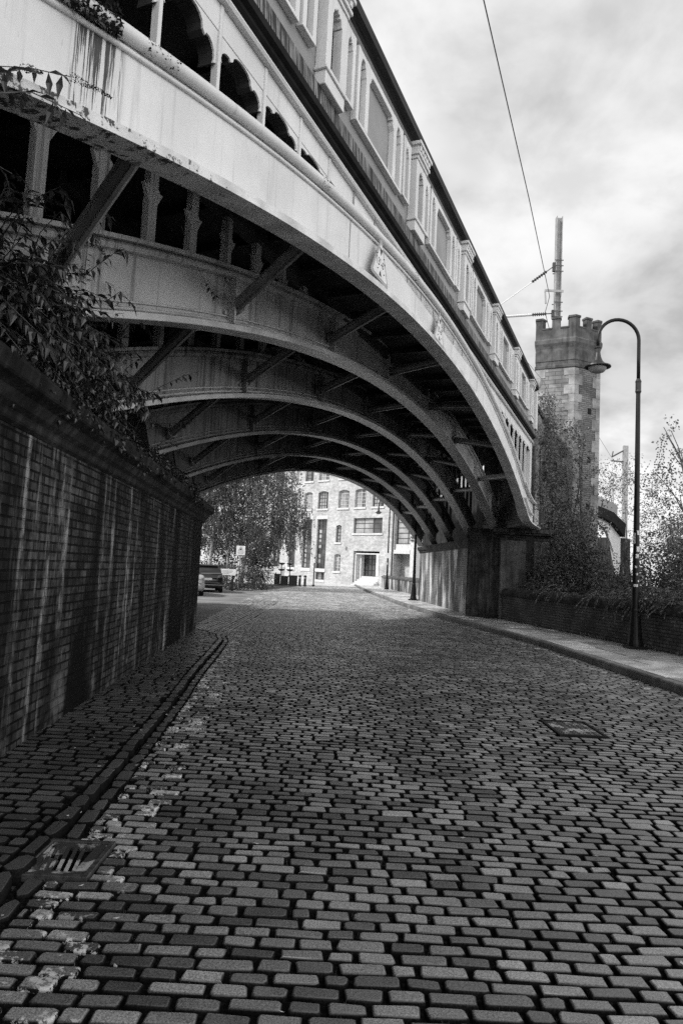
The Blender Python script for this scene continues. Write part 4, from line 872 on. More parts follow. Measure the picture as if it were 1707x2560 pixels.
ST = [(2.52, 0.10, q + 0.6, 0.8, 1), (2.32, 0.24, q - 0.6, 0.6, 1), (2.14, 0.12, q + 0.6, 1.0, 1), (2.0, 0.09, q + 0.3, 0.9, 1), (1.78, 0.05, q, 0.5, 1), (1.62, 0.05, q + 0.3, 0.5, 1), (1.47, 0.04, q + 0.7, 0.4, 1), (1.36, 0.06, q, 1.2, 1)]
lamp('tall black swan neck street lamp with stickers standing on the near right pavement', (6.63, 15.29, 0.125), 0.0, 1.0, ST)
lamp('black street lamp by the abutment wall, its top hidden behind the arch', (3.98, 36.1, 0.125), math.pi + 0.35, 1.0, [(1.2 + 0.18 * i, 0.13, q + U(-0.5, 0.5), 1.0, 1) for i in range(7)])
lf = lamp('black swan neck street lamp in front of the brick building, seen whole under the arch', (3.95, 55.7, 0.1), 0.05, 0.985, [(2.05, 0.18, q, 0.8, 1)])
m = MB(); m.box(-0.17, 0.17, -0.10, -0.08, 2.6, 3.0); m.build('notice_plate', 'sign_white', lf)
lamp('small distant lamp post seen past the low wall at the end of the abutment', (9.6, 88, -4.0), math.pi, 0.92, square=False)

# ------------------------------------------------------------------ old brick mill at the end of the road
BZ = math.atan2(math.cos(-0.784), math.sin(-0.784))
ml = thing('brick_mill_building', 'pale brick mill with arched windows and stepped doorway facing the road end', 'building', (1.39, 70.7, 0), BZ)
OP = []    # u0,u1,z0,z1,kind
cols = [(-3.95, -2.4), (-1.45, 0.08), (0.96, 2.52), (4.1, 5.7), (6.6, 7.95), (9.0, 10.2), (11.6, 12.9), (14.3, 15.6)]
for c in cols: OP += [(c[0], c[1], 8.05, 9.98, 'arch'), (c[0], c[1], 11.2, 13.15, 'arch')]
OP += [(4.08, 5.62, 1.55, 6.9, 'tall'), (6.45, 7.88, 1.55, 6.9, 'tall'), (9.05, 10.2, 1.55, 6.9, 'tall'), (11.7, 12.9, 1.55, 6.9, 'tall'), (4.12, 5.5, 0.35, 1.15, 'low'), (1.86, 2.66, 4.4, 6.25, 'arch'), (1.79, 2.72, 1.35, 3.17, 'arch'), (-3.88, 0.1, 5.36, 6.92, 'wide'), (-3.68, -0.1, -0.05, 3.53, 'door')]
us = sorted({-5.5, 20.0} | {v for o in OP for v in o[:2]}); zs = sorted({-0.05, 15.5} | {v for o in OP for v in o[2:4]})
m = MB(); RV = 0.28
for a, b in zip(us, us[1:]):
    for c, d in zip(zs, zs[1:]):
        mu, mz = (a + b) / 2, (c + d) / 2
        if any(o[0] < mu < o[1] and o[2] < mz < o[3] for o in OP): continue
        m.quad((a, 0, c), (b, 0, c), (b, 0, d), (a, 0, d))
for o in OP:
    a, b, c, d = o[:4]; R_ = 1.1 if o[4] == 'door' else RV
    m.quad((a, 0, c), (a, -R_, c), (a, -R_, d), (a, 0, d)); m.quad((b, 0, c), (b, -R_, c), (b, -R_, d), (b, 0, d)); m.quad((a, 0, d), (a, -R_, d), (b, -R_, d), (b, 0, d)); m.quad((a, 0, c), (a, -R_, c), (b, -R_, c), (b, 0, c))
    if o[4] == 'arch':
        w = b - a; rise = 0.16 if w > 1 else 0.11; n = 8
        arc_ = [(a + w * i / n, d - rise + rise * math.sin(math.pi * i / n)) for i in range(n + 1)]
        for s_ in (0, 1):
            half = arc_[:n // 2 + 1] if s_ == 0 else arc_[n // 2:]
            for (p, q_) in zip(half, half[1:]): m.quad((p[0], -0.004, p[1]), (q_[0], -0.004, q_[1]), (q_[0], -0.004, d), (p[0], -0.004, d)); m.quad((p[0], -0.004, p[1]), (q_[0], -0.004, q_[1]), (q_[0], -RV, q_[1]), (p[0], -RV, p[1]))
m.quad((-5.5, 0, -0.05), (-5.5, -14, -0.05), (-5.5, -14, 15.5), (-5.5, 0, 15.5)); m.quad((20, 0, -0.05), (20, -14, -0.05), (20, -14, 15.5), (20, 0, 15.5)); m.quad((-5.5, 0, 15.5), (20, 0, 15.5), (20, -14, 15.5), (-5.5, -14, 15.5)); m.quad((-5.5, -14, -0.05), (20, -14, -0.05), (20, -14, 15.5), (-5.5, -14, 15.5))
m.build('wall', 'mill_brick', ml, recalc=False)
for i, (a, b, c, d, k) in enumerate(OP):
    if k == 'door': continue
    fm = MB(); e = 0.05; yb = -RV + 0.03
    fm.box(a, a + e, -RV, yb + 0.03, c, d); fm.box(b - e, b, -RV, yb + 0.03, c, d); fm.box(a + e, b - e, -RV, yb + 0.03, c, c + e); fm.box(a + e, b - e, -RV, yb + 0.03, d - e, d)
    nv, nh = {'arch': (3 if b - a > 1 else 1, 4), 'tall': (1, 9), 'wide': (2, 2), 'low': (1, 1)}[k]
    for j in range(1, nv + 1): x = lerp(a, b, j / (nv + 1)) if k != 'tall' else lerp(a, b, 0.62); fm.box(x - 0.02, x + 0.02, -RV + 0.012, yb + 0.018, c + e, d - e)
    for j in range(1, nh + 1): z = lerp(c, d, j / (nh + 1)); fm.box(a + e, b - e, -RV + 0.01, yb + 0.02, z - 0.022, z + 0.022)
    if k == 'tall': fm.box(a + e, b - e, -RV + 0.008, yb + 0.024, 4.15, 4.45)
    f = fm.build('window_frame', 'frame_dark' if k in ('tall', 'wide', 'low') else ('frame_pale' if i % 3 else 'frame_dark'), ml)
    g_ = MB(); g_.quad((a, -RV + 0.006, c), (b, -RV + 0.006, c), (b, -RV + 0.006, d), (a, -RV + 0.006, d)); g_.build('pane', 'window_glass', f)
    bl = MB()
    if k == 'tall':
        for z0 in [c + 0.1 + 0.54 * j for j in range(10)]:
            if rnd() < 0.75 and z0 + 0.42 < d: x = lerp(a, b, 0.62); bl.quad((x + 0.03, -RV + 0.009, z0), (b - e - 0.1, -RV + 0.009, z0), (b - e - 0.1, -RV + 0.009, z0 + 0.42), (x + 0.03, -RV + 0.009, z0 + 0.42))
    elif rnd() < 0.8:
        w = b - a
        x0 = lerp(a, b, U(0.3, 0.5)); bl.quad((x0, -RV + 0.009, c + e), (b - e, -RV + 0.009, c + e), (b - e, -RV + 0.009, d - e), (x0, -RV + 0.009, d - e))
    if bl.v: bl.build('blind', 'blind_glass', f)
    sm = MB()
    if k == 'arch' or k == 'wide': sm.box(a - 0.12, b + 0.12, 0.002, 0.10, c - 0.19, c - 0.002)
    if k == 'tall': sm.box(a - 0.08, b + 0.08, 0.002, 0.08, 1.2, 1.548); sm.box(a - 0.12, b + 0.12, 0.002, 0.03, 6.93, 7.3)
    if k == 'low': sm.box(a - 0.05, b + 0.05, 0.002, 0.06, 0.10, 0.345)
    if sm.v: sm.build('window_sill', 'pale_stone', ml)
m = MB(); m.box(-0.42, -0.30, -1.0, -0.05, 0.0, 3.2); m.box(-0.75, -0.421, -0.98, -0.50, 0, 3.2); m.box(-3.67, -3.30, -1.0, 0.05, 1.02, 3.2); m.box(-3.67, -0.30, -1.0, -0.12, 3.202, 3.33); m.build('door_surround', 'pale_stone', ml)
m = MB(); m.quad((-3.3, -1.05, 0.9), (-0.75, -1.05, 0.9), (-0.75, -1.05, 3.2), (-3.3, -1.05, 3.2)); dr = m.build('door', 'window_glass', ml)
m = MB()
for i in range(6): x = -3.3 + i * 2.55 / 5; w = 0.05 if i in (0, 5) else 0.035; m.box(x - w, x + w, -1.045, -1.01, 0.95, 3.2)
for z in (0.98, 1.6, 2.2, 2.75, 3.17): m.box(-3.25, -0.8, -1.043, -1.012, z - 0.04, z + 0.04)
m.build('door_frame', 'black_paint', dr)
m = MB()
for i in range(6): m.box(-3.66, -0.8, -1.09, 0.95 - i * 0.30, 0.165 * i - 0.02, 0.165 * (i + 1) - (0.02 if i < 5 else 0.0) )
m.build('step', 'pale_stone', ml)
m = MB(); m.lathe([(0, 0), (0.13, 0.02), (0.13, 0.22), (0, 0.25)], (1.05, 0.12, 3.75), 10); m.build('wall_light', 'frame_pale', ml)
m = MB(); m.tube([(-5.35, 0.06, 0), (-5.35, 0.06, 12)], 0.07, 8); m.build('downpipe', 'frame_dark', ml)
bay = MB(); bay.box(-7.5, -5.52, -2.6, -0.45, 3.7, 12); bay.build('glazed_bay', 'blind_glass', ml)
m = MB()
for z in [4.35 + 0.52 * i for i in range(14)]: m.box(-7.52, -5.52, -0.449, -0.40, z - 0.025, z + 0.025)
for x in (-7.5, -6.95, -5.6): m.box(x - 0.03, x + 0.03, -0.449, -0.385, 4.35, 12)
m.build('bay_mullions', 'frame_dark', ml)
m = MB(); m.box(-7.5, -5.52, -0.44, -0.2, 3.72, 4.28); m.box(-7.55, -5.52, -2.0, 0.05, 3.35, 3.715); m.build('bay_fascia', 'pale_stone', ml)
m = MB(); m.box(-7.4, -5.52, -2.5, -1.2, 0, 3.345); m.build('recessed_wall', 'mill_brick', ml)
m = MB(); m.box(-8.0, -7.56, -2.5, 0.0, 0, 7.5); m.build('end_pillar', 'pale_stone', ml)
m = MB(); 
for i in range(9): m.box(-7.98, -7.62, 0.01, 0.14, 4.6 + i * 0.3, 4.72 + i * 0.3)
m.build('balcony_rail', 'frame_dark', ml)
rb = thing('pale_rendered_building', 'white rendered building glimpsed between the mill and the abutment', 'building', (12.5, 92, 0))
m = MB(); m.box(-4, 6, 0, 8, -3, 11); m.build('wall', 'pale_stone', rb)
for x in (-2.5, -0.4, 1.7):
    for z in (1.5, 4.5, 7.5): mm = MB(); mm.box(x, x + 1.0, -0.05, -0.002, z, z + 1.6); mm.build('window', 'window_glass', rb)

# ------------------------------------------------------------------ leaves, shrubs, trees
def leaf(mb, p, d, L, w, tone, up=None, bend=0.25):
    d = d.normalized(); up = up or Vector((U(-1, 1), U(-1, 1), U(-0.2, 1.2)))
    a = d.cross(up)
    if a.length < 1e-3: a = d.cross(Vector((1, 0.3, 0)))
    a.normalize(); n = a.cross(d)
    mid = p + d * (L * 0.45) + n * (L * 0.04); tip = p + d * L - n * (L * bend)
    mb.add([p, mid + a * w - n * (w * 0.35), tip, mid - a * w - n * (w * 0.35), mid], [(0, 1, 4), (1, 2, 4), (2, 3, 4), (3, 0, 4)], tone)
def rvec(k=1.0): 
    while True:
        v = Vector((U(-1, 1), U(-1, 1), U(-1, 1)))
        if 0.05 < v.length < 1: return v.normalized() * k
def clump(mb, c, r, n, L, ratio=0.3, droop=0.3, flat=1.0, tone=None):
    tb = tone if tone else U(0.55, 1.5)
    for _ in range(n):
        v = rvec(); p = c + Vector((v.x * r, v.y * r, v.z * r * flat)) * (rnd() ** 0.45)
        d = (v + rvec(0.7)) - Vector((0, 0, droop)); l = L * U(0.6, 1.25)
        leaf(mb, p, d, l, l * ratio, tb * U(0.6, 1.45))
def shrub(name, label, cat, base, blobs, nclump, nleaf, L, mat, ratio=0.3, droop=0.3, cr=0.28, stems=6, group=None, barkm='bark_dark', sparse=0.0):
    """blobs: list of (centre, radii); clumps fill their shells"""
    t = thing(name, label, cat, base, 0, group); b0 = Vector(base); mb = MB(); tw_ = MB()
    vol = [r[0] * r[1] * r[2] for c, r in blobs]; tot = sum(vol)
    for (c, r), v in zip(blobs, vol):
        c = Vector(c) - b0
        for _ in range(max(3, int(nclump * v / tot))):
            q = rvec() * (0.45 + 0.62 * rnd() ** 0.6); cc = c + Vector((q.x * r[0], q.y * r[1], q.z * r[2]))
            if rnd() < sparse: cc += rvec(0.5 * min(r))
            clump(mb, cc, cr * U(0.6, 1.5), int(nleaf * U(0.5, 1.5)), L, ratio, droop, U(0.5, 1.0))
    for i in range(stems):
        c, r = random.choice(blobs); e = Vector(c) - b0 + rvec() * min(r) * 0.6
        s_ = Vector((U(-0.3, 0.3), U(-0.3, 0.3), 0)); mid = s_.lerp(e, 0.5) + rvec(0.15 * e.length * 0.5)
        tw_.tube([s_, mid, e], [0.045, 0.03, 0.012], 5)
    mb.build('foliage', mat, t, recalc=False); tw_.build('stem', barkm, t); return t
def tree(label, base, h, trunk_r, blobs, nclump, nleaf, L, mat, bark='bark_pale', cat='tree', lean=(0, 0), hang=0, hangbox=None, ratio=0.3, cr=0.4, group=None, name='birch_tree', droop=0.6):
    t = thing(name, label, cat, base, 0, group); b0 = Vector(base)
    m = MB(); pts = [Vector((lean[0] * z / h + U(-0.05, 0.05) * (z > 0), lean[1] * z / h + U(-0.05, 0.05), z)) for z in [h * i / 6 for i in range(7)]]
    m.tube(pts, [lerp(trunk_r, trunk_r * 0.25, i / 6) * (1.25 if i == 0 else 1) for i in range(7)], 9); m.build('trunk', bark, t, smooth=True)
    lm = MB(); mb = MB(); vol = [r[0] * r[1] * r[2] for c, r in blobs]; tot = sum(vol)
    for (c, r), v in zip(blobs, vol):
        c = Vector(c) - b0
        for i in range(3):
            e = c + Vector((U(-0.7, 0.7) * r[0], U(-0.7, 0.7) * r[1], U(-0.3, 0.7) * r[2])); z0 = min(h * 0.95, max(h * 0.3, e.z - U(0.5, 1.6))); s_ = pts[min(6, int(z0 / h * 6))]
            lm.tube([s_, s_.lerp(e, 0.5) + Vector((0, 0, 0.2)), e], [trunk_r * 0.4, trunk_r * 0.22, 0.012], 5)
        for _ in range(max(3, int(nclump * v / tot))):
            q = rvec() * (0.35 + 0.7 * rnd() ** 0.6); cc = c + Vector((q.x * r[0], q.y * r[1], q.z * r[2]))
            clump(mb, cc, cr * U(0.5, 1.4), int(nleaf * U(0.5, 1.5)), L, ratio, droop, U(0.5, 1.1))
    for _ in range(hang):
        (c, r) = random.choice(blobs); q = rvec(); p = Vector(c) - b0 + Vector((q.x * r[0], q.y * r[1], abs(q.z) * 0.6 * r[2] - 0.2 * r[2])); dx = Vector((q.x, q.y, 0)) * 0.02; n = int(U(10, 30)); tb = U(0.5, 1.6)
        for i in range(n):
            p = p + Vector((U(-0.04, 0.04), U(-0.04, 0.04), -0.085)) + dx; leaf(mb, p, Vector((U(-1, 1), U(-1, 1), -1.2)), L * U(0.7, 1.2), L * ratio, tb * U(0.6, 1.4))
    lm.build('limb', 'bark_dark', t); mb.build('crown', mat, t, recalc=False); return t
GB = 'birch trees around the car park'
tree('weeping birch with hanging branches in front of the mill, rightmost of the three birches', (-6.9, 48.5, 0), 9.0, 0.17, [((-5.2, 47.5, 7.2), (2.2, 2.2, 2.2)), ((-4.2, 46.8, 5.6), (2.0, 1.9, 1.7)), ((-6.6, 48.5, 9.2), (2.6, 2.3, 2.2)), ((-5.6, 47, 4.4), (2.0, 1.6, 1.2)), ((-3.3, 46.2, 4.6), (1.2, 1.3, 1.1))], 480, 28, 0.15, 'leaf_mid', hang=330, group=GB, cr=0.42, lean=(0.9, -0.5))
tree('slender pale trunked birch behind the cars, the leftmost of its group', (-9.2, 48.5, 0), 9.0, 0.15, [((-9.4, 48.5, 7.6), (2.2, 2.0, 2.6)), ((-9.0, 47.6, 5.0), (1.9, 1.6, 1.7))], 330, 28, 0.15, 'leaf_mid', hang=220, group=GB, cr=0.42, lean=(0.5, 0))
tree('thin birch between the other two birches behind the parking sign', (-8.2, 50.5, 0), 9.5, 0.10, [((-7.8, 50, 7.4), (2.2, 1.8, 2.6)), ((-7.4, 49.6, 4.4), (1.7, 1.4, 1.4))], 280, 26, 0.15, 'leaf_mid', hang=170, group=GB, cr=0.42)
shrub('hedge_shrub', 'dense dark rounded evergreen bush beside the road in front of the mill', 'bush', (-5.2, 44.2, 0), [((-5.1, 44.4, 1.75), (0.95, 1.3, 1.75)), ((-5.5, 45.4, 2.6), (1.0, 1.2, 1.3))], 300, 34, 0.11, 'leaf_dark', cr=0.3, droop=0.1)
shrub('grassy_shrub', 'loose straggly low shrub under the square sign by the car park', 'bush', (-6.3, 41.5, 0), [((-6.2, 41.6, 0.7), (0.9, 0.9, 0.75)), ((-7.4, 42.5, 0.7), (1.0, 0.9, 0.8)), ((-5.5, 41.9, 0.6), (0.6, 0.7, 0.6))], 130, 26, 0.15, 'leaf_dark', ratio=0.16, droop=-0.3, cr=0.3)
shrub('hedge_shrub', 'tall dark hedge closing the car park behind the parked cars', 'hedge', (-13, 53, 0), [((-11.5, 53, 2.2), (3.5, 1.4, 2.6)), ((-16, 53, 3.0), (3.5, 1.6, 3.2)), ((-8, 54, 1.8), (2.2, 1.2, 2.0)), ((-12.5, 55, 5.5), (3.0, 1.4, 3.0))], 420, 34, 0.2, 'leaf_dark', cr=0.6)
GS = 'shrubs behind the low wall'
shrub('wall_shrub', 'dark bush crowding the foot of the stone pier behind the low wall', 'bush', (7.0, 22.6, 0), [((6.75, 22.7, 1.5), (0.65, 0.7, 0.9)), ((7.6, 22.9, 2.1), (1.0, 0.9, 1.3)), ((8.4, 22.6, 1.6), (0.9, 0.9, 1.1))], 230, 34, 0.085, 'leaf_dark', cr=0.26, group=GS)
shrub('wall_shrub', 'leafy bush in front of the tower foot behind the low wall', 'bush', (8.8, 23.5, 0), [((8.25, 24.0, 2.7), (0.85, 0.8, 1.2)), ((8.3, 23.4, 1.9), (0.9, 0.8, 1.3)), ((8.0, 24.2, 3.6), (0.6, 0.5, 0.9))], 230, 34, 0.085, 'leaf_mid', cr=0.27, group=GS)
shrub('wall_shrub', 'broad bush right of the tower, behind the near lamp post', 'bush', (9.6, 19.5, 0), [((9.0, 19.6, 1.3), (1.0, 1.2, 0.8)), ((9.9, 19.0, 1.7), (1.1, 1.2, 1.2)), ((8.2, 20.6, 1.2), (0.8, 0.8, 0.7))], 220, 32, 0.085, 'leaf_dark', cr=0.27, group=GS)
shrub('wall_shrub', 'tall pale feathery bush far behind the lamp post, beside the white arch', 'bush', (14.6, 34, 0), [((16.2, 35.5, 4.5), (1.5, 1.2, 2.0)), ((16.0, 37, 6.4), (1.7, 1.3, 1.6)), ((15.0, 38.5, 7.2), (1.3, 1.0, 1.4)), ((18.0, 33, 3.4), (2.2, 1.5, 2.4))], 300, 30, 0.12, 'leaf_pale', cr=0.38, ratio=0.22, group=GS, sparse=0.3)
shrub('wall_shrub', 'dark bush at the right edge of the view below the young birch', 'bush', (10.6, 17.5, 0), [((9.4, 16.8, 1.3), (1.0, 1.2, 1.0)), ((10.2, 18.2, 2.2), (1.0, 1.0, 1.2)), ((10.9, 20.4, 2.4), (1.2, 1.0, 1.4)), ((8.9, 14.8, 1.2), (0.9, 1.2, 0.8))], 420, 36, 0.085, 'leaf_mid', cr=0.28, group=GS)
tree('young birch with thin open crown at the right edge of the view', (11.3, 22.0, 0), 7.0, 0.07, [((10.6, 21.6, 4.6), (1.0, 0.9, 1.0)), ((11.4, 21.8, 5.6), (1.0, 0.9, 1.1)), ((10.4, 21.9, 5.7), (0.5, 0.5, 0.6)), ((10.55, 22, 6.5), (0.22, 0.22, 0.45)), ((12.2, 22, 4.4), (1.3, 1.0, 1.5)), ((10.9, 21.8, 3.4), (1.1, 1.0, 0.9))], 120, 16, 0.085, 'leaf_mid', bark='bark_dark', hang=30, cr=0.22, ratio=0.38, name='young_birch_tree', droop=0.3)
shrub('wall_shrub', 'dense dark thicket closing the background behind the young birch and the far mast', 'bush', (17, 27, 0), [((15.5, 27.5, 1.9), (2.6, 1.6, 2.0)), ((19.5, 27.0, 2.4), (3.0, 1.8, 2.6)), ((13.0, 27.8, 1.6), (1.6, 1.2, 1.7)), ((23, 27, 2.6), (3.0, 1.8, 2.8))], 420, 34, 0.15, 'leaf_dark', cr=0.5, group=GS)
shrub('wall_shrub', 'full leafy bush below the young birch, between it and the thicket', 'bush', (12.2, 23.6, 0), [((11.4, 23.6, 2.2), (1.2, 1.0, 1.6)), ((13.0, 23.8, 3.0), (1.4, 1.0, 1.7)), ((14.2, 24.0, 2.0), (1.3, 1.0, 1.6))], 330, 34, 0.095, 'leaf_mid', cr=0.3, group=GS)
# climbers on the tower and on the block at the bridge end
t = thing('tower_climber', 'leafy climbing shrub covering the lower tower and the bridge end', 'climbing plant', (7.9, 25.0, 3.3)); b0 = Vector(t.location); mb = MB(); st = MB()
def onface(u, z):      # points along the front of the end block and of the two front facets
    P = [Vector((*bw(22.2, 0.12, 0).xy, 0)), Vector((*bw(24.6, 0.25, 0).xy, 0)), Vector((7.45, 26.0, 0)), Vector((8.6, 25.35, 0)), Vector((9.9, 25.95, 0))]
    k = min(int(u * 4), 3); f = u * 4 - k; q = P[k].lerp(P[k + 1], f); q.z = z; return q
for i in range(520):
    u = rnd(); zt = interp([(0, 7.2), (0.2, 7.3), (0.45, 8.6), (0.62, 8.6), (0.75, 7.6), (0.88, 6.4), (1.0, 4.8)], u); z = lerp(3.3, zt, rnd() ** 0.8)
    if rnd() < 0.35 * (z - 3) / (zt - 3) * 1.6: continue
    if u > 0.8 and rnd() < 0.55: continue
    c = onface(u, z) - b0 + Vector((U(-0.05, 0.2), -U(0.0, 0.45), 0)); clump(mb, c, U(0.12, 0.34), int(U(14, 34)), 0.085, 0.3, 0.2, 0.8)
for i in range(9):
    u = U(0.1, 0.9); a = onface(u, 3.3) - b0; b = onface(min(0.98, u + U(-0.1, 0.15)), U(6, 8)) - b0 + Vector((0, -0.15, 0)); st.tube([a, a.lerp(b, 0.5) + Vector((U(-0.2, 0.2), -0.15, 0)), b], [0.04, 0.025, 0.01], 5)
mb.build('foliage', 'leaf_mid', t, recalc=False); st.build('stem', 'bark_dark', t)
# trailers over the low wall coping
t = thing('trailing_plant', 'sprawling leafy trailers hanging over the coping of the low right wall', 'climbing plant', (7.0, 17.0, 1.18)); b0 = Vector(t.location); mb = MB(); st = MB()
for i in range(150):
    yy = U(10.5, 21.5) if rnd() < 0.5 else U(13.8, 16.5); xw = interp([(9.9, 7.75), (23.62, 5.66)], yy)
    p = Vector((xw + U(0.1, 0.6), yy, U(1.15, 1.5))) - b0; d = Vector((-U(0.3, 1.0), U(-0.7, 0.7), U(-0.1, 0.35))).normalized(); pts = [p.copy()]; n = int(U(5, 15)); tb = U(0.5, 1.5)
    for j in range(n):
        d = (d + Vector((U(-0.2, 0.15), U(-0.2, 0.2), -0.16))).normalized(); p = p + d * 0.065; pts.append(p.copy())
        if p.x + b0.x > xw - 0.03 and p.z + b0.z < 1.2: p.z = 1.2 - b0.z
        for s_ in (-1, 1): leaf(mb, p, d + Vector((s_ * 0.5 * d.y, -s_ * 0.5 * d.x, U(-0.4, 0.5))), U(0.05, 0.095), 0.018, tb * U(0.6, 1.4))
    st.tube(pts, 0.006, 4)
mb.build('foliage', 'leaf_dark', t, recalc=False); st.build('stem', 'bark_dark', t)
# small weeds at the wall foot
t = MB()
for i in range(46):
    yy = U(10.5, 23); c = Vector((interp([(9.9, 7.75), (23.62, 5.66)], yy) - 0.06, yy, 0.13))
    for j in range(int(U(4, 12))): leaf(t, c + Vector((U(-0.06, 0.04), U(-0.1, 0.1), 0)), Vector((U(-0.8, 0.3), U(-0.6, 0.6), U(0.3, 1.2))), U(0.05, 0.13), 0.014, U(0.6, 1.4))
tag(t.build('weeds', 'leaf_mid', recalc=False), 'small weeds growing along the foot of the low right wall', 'weeds', kind='stuff')

# buddleia growing out of the left wall top, with long leaves and dry flower spikes
def spray(mb, st, sd, pts, L, tone, head=0.0, every=0.07, w=0.16, spread=1.0, r0=0.008):
    pts = [Vector(p) for p in pts]; fine_ = []
    for a, b in zip(pts, pts[1:]):
        n = max(1, int((b - a).length / 0.03)); fine_ += [a.lerp(b, i / n) for i in range(n)]
    fine_.append(pts[-1]); n = len(fine_); st.tube(fine_, [lerp(r0, 0.002, i / (n - 1)) for i in range(n)], 5)
    acc = 0
    for i in range(2, n - 1):
        acc += 0.03
        if acc < every: continue
        acc = 0; d = (fine_[min(i + 1, n - 1)] - fine_[i - 1]).normalized(); sd_ = d.cross(Vector((0, 0, 1))).normalized()
        for s_ in (-1, 1):
            if rnd() < 0.85: l = L * U(0.6, 1.15); leaf(mb, fine_[i], d * 0.6 + sd_ * s_ * U(0.3, 1.0) * spread + Vector((0, 0, U(-1.2, 0.15))), l, l * w, tone * U(0.5, 1.6), up=Vector((U(-0.4, 0.4), U(-0.4, 0.4), 1)), bend=0.3)
    if head > 0:
        d = (pts[-1] - pts[-2]).normalized(); d = (d + Vector((0, 0, -0.12))).normalized(); p = pts[-1]
        k = int(head / 0.007)
        for i in range(k):
            f = i / k; q = p + d * head * f - Vector((0, 0, 0.10 * head * f * f)); rr = lerp(0.024, 0.006, f)
            for j in range(5):
                o = rvec(rr); e = 0.006; v = [q + o + rvec(e) for _ in range(4)]; sd.add(v, [(0, 1, 2), (0, 2, 3), (0, 3, 1), (1, 3, 2)], 0.5)
t = thing('buddleia_shrub', 'large straggly buddleia with drooping leaves and dry flower spikes on top of the left wall', 'shrub', (-2.9, 5.6, 3.05)); b0 = Vector(t.location)
mb, st, sd = MB(), MB(), MB()
def W_(*p): return Vector(p) - b0
BB = lambda t_, o_, z_: bw(t_, o_, z_) - b0
spray(mb, st, sd, [BB(1.7, -0.5, 3.1), BB(1.9, 0.1, 3.6), BB(2.15, 0.15, 3.86), BB(2.28, 0.15, 3.95)], 0.09, 1.0, 0.13, 0.07)
spray(mb, st, sd, [BB(1.7, -0.5, 3.1), BB(2.0, 0.1, 3.7), BB(2.3, 0.16, 3.96), BB(2.56, 0.16, 4.10)], 0.11, 1.2, 0.33, 0.07)
spray(mb, st, sd, [BB(1.8, -0.5, 3.1), BB(2.0, 0.1, 3.62), BB(2.35, 0.12, 3.88), BB(2.7, 0.12, 3.98)], 0.11, 0.8, 0.0, 0.09)
spray(mb, st, sd, [BB(1.8, -0.6, 3.1), BB(2.0, -0.2, 3.45), BB(2.3, -0.2, 3.6), BB(2.55, -0.2, 3.62)], 0.11, 0.8, 0.12, 0.08)
spray(mb, st, sd, [W_(-2.9, 4.9, 3.2), W_(-2.5, 4.3, 3.75), W_(-2.2, 4.2, 3.86), W_(-2.05, 4.2, 3.84)], 0.16, 1.0, 0.25, 0.08)
spray(mb, st, sd, [W_(-2.7, 5.2, 3.2), W_(-2.35, 5.0, 3.55), W_(-2.0, 5.0, 3.55), W_(-1.78, 5.0, 3.47)], 0.12, 0.35, 0.05, 0.045, 0.24)
for i in range(115):
    s_ = Vector((U(-3.3, -2.5), U(4.3, 7.2), U(3.0, 3.5))); e = s_ + Vector((U(-0.1, 0.75), U(-0.8, 0.2), U(-0.1, 0.95)))
    e.z = min(e.z, 4.35); 
    if e.y < 4.2: e.y = 4.2 + 0.2 * rnd()
    mid = s_.lerp(e, 0.55) + Vector((0, 0, U(0.05, 0.25)))
    spray(mb, st, sd, [s_ - b0, mid - b0, e - b0, e - b0 + Vector((U(0, 0.15), U(-0.1, 0.05), -U(0.02, 0.15)))], U(0.10, 0.15), U(0.5, 1.6), U(0.1, 0.22) if rnd() < 0.12 else 0.0, 0.05, 0.15)
mb.build('foliage', 'leaf_dark', t, recalc=False); st.build('stem', 'bark_dark', t); sd.build('flower_spike', 'seed_head', t, recalc=False)
t = thing('wall_top_shrub', 'dark leafy growth draping over the cornice of the left wall', 'shrub', (-2.7, 7.2, 3.05)); b0 = Vector(t.location); mb, st, sd = MB(), MB(), MB()
for i in range(230):
    yy = U(4.4, 7.8) if rnd() < 0.6 else U(4.4, 6.3); xw = interp(WALL_L, yy); s_ = Vector((xw - U(0.1, 0.5), yy, U(3.02, 3.5))); e = s_ + Vector((U(0.2, 0.75), U(-0.4, 0.3), U(-0.5, 0.35)))
    mid = s_.lerp(e, 0.5) + Vector((0, 0, U(0.1, 0.25)))
    spray(mb, st, sd, [s_ - b0, mid - b0, e - b0], U(0.07, 0.12), U(0.5, 1.3), 0, 0.05, 0.22)
for L_ in ([(-2.9, 8.6, 3.3), (-2.5, 8.7, 3.75), (-2.2, 8.9, 4.0), (-1.98, 9.0, 4.12)], [(-2.9, 9.2, 3.2), (-2.7, 9.0, 3.55), (-2.45, 9.0, 3.75)], [(-2.95, 9.4, 3.2), (-2.6, 9.2, 3.4), (-2.2, 9.1, 3.42), (-2.0, 9.0, 3.5)], [(-3.0, 10.4, 3.1), (-2.75, 10.2, 3.35), (-2.5, 10.2, 3.3)], [(-2.9, 8.2, 3.3), (-2.75, 8.3, 3.9), (-2.6, 8.4, 4.1)]):
    spray(mb, st, sd, [Vector(p) - b0 for p in L_], 0.11, 0.5, 0, 0.075, 0.2)
for yy in (7.0, 8.8, 10.2, 11.4, 12.6, 13.4): clump(mb, Vector((interp(WALL_L, yy) - 0.05, yy, 3.12)) - b0, 0.16, 40, 0.08, 0.25, 0.1, 0.6)
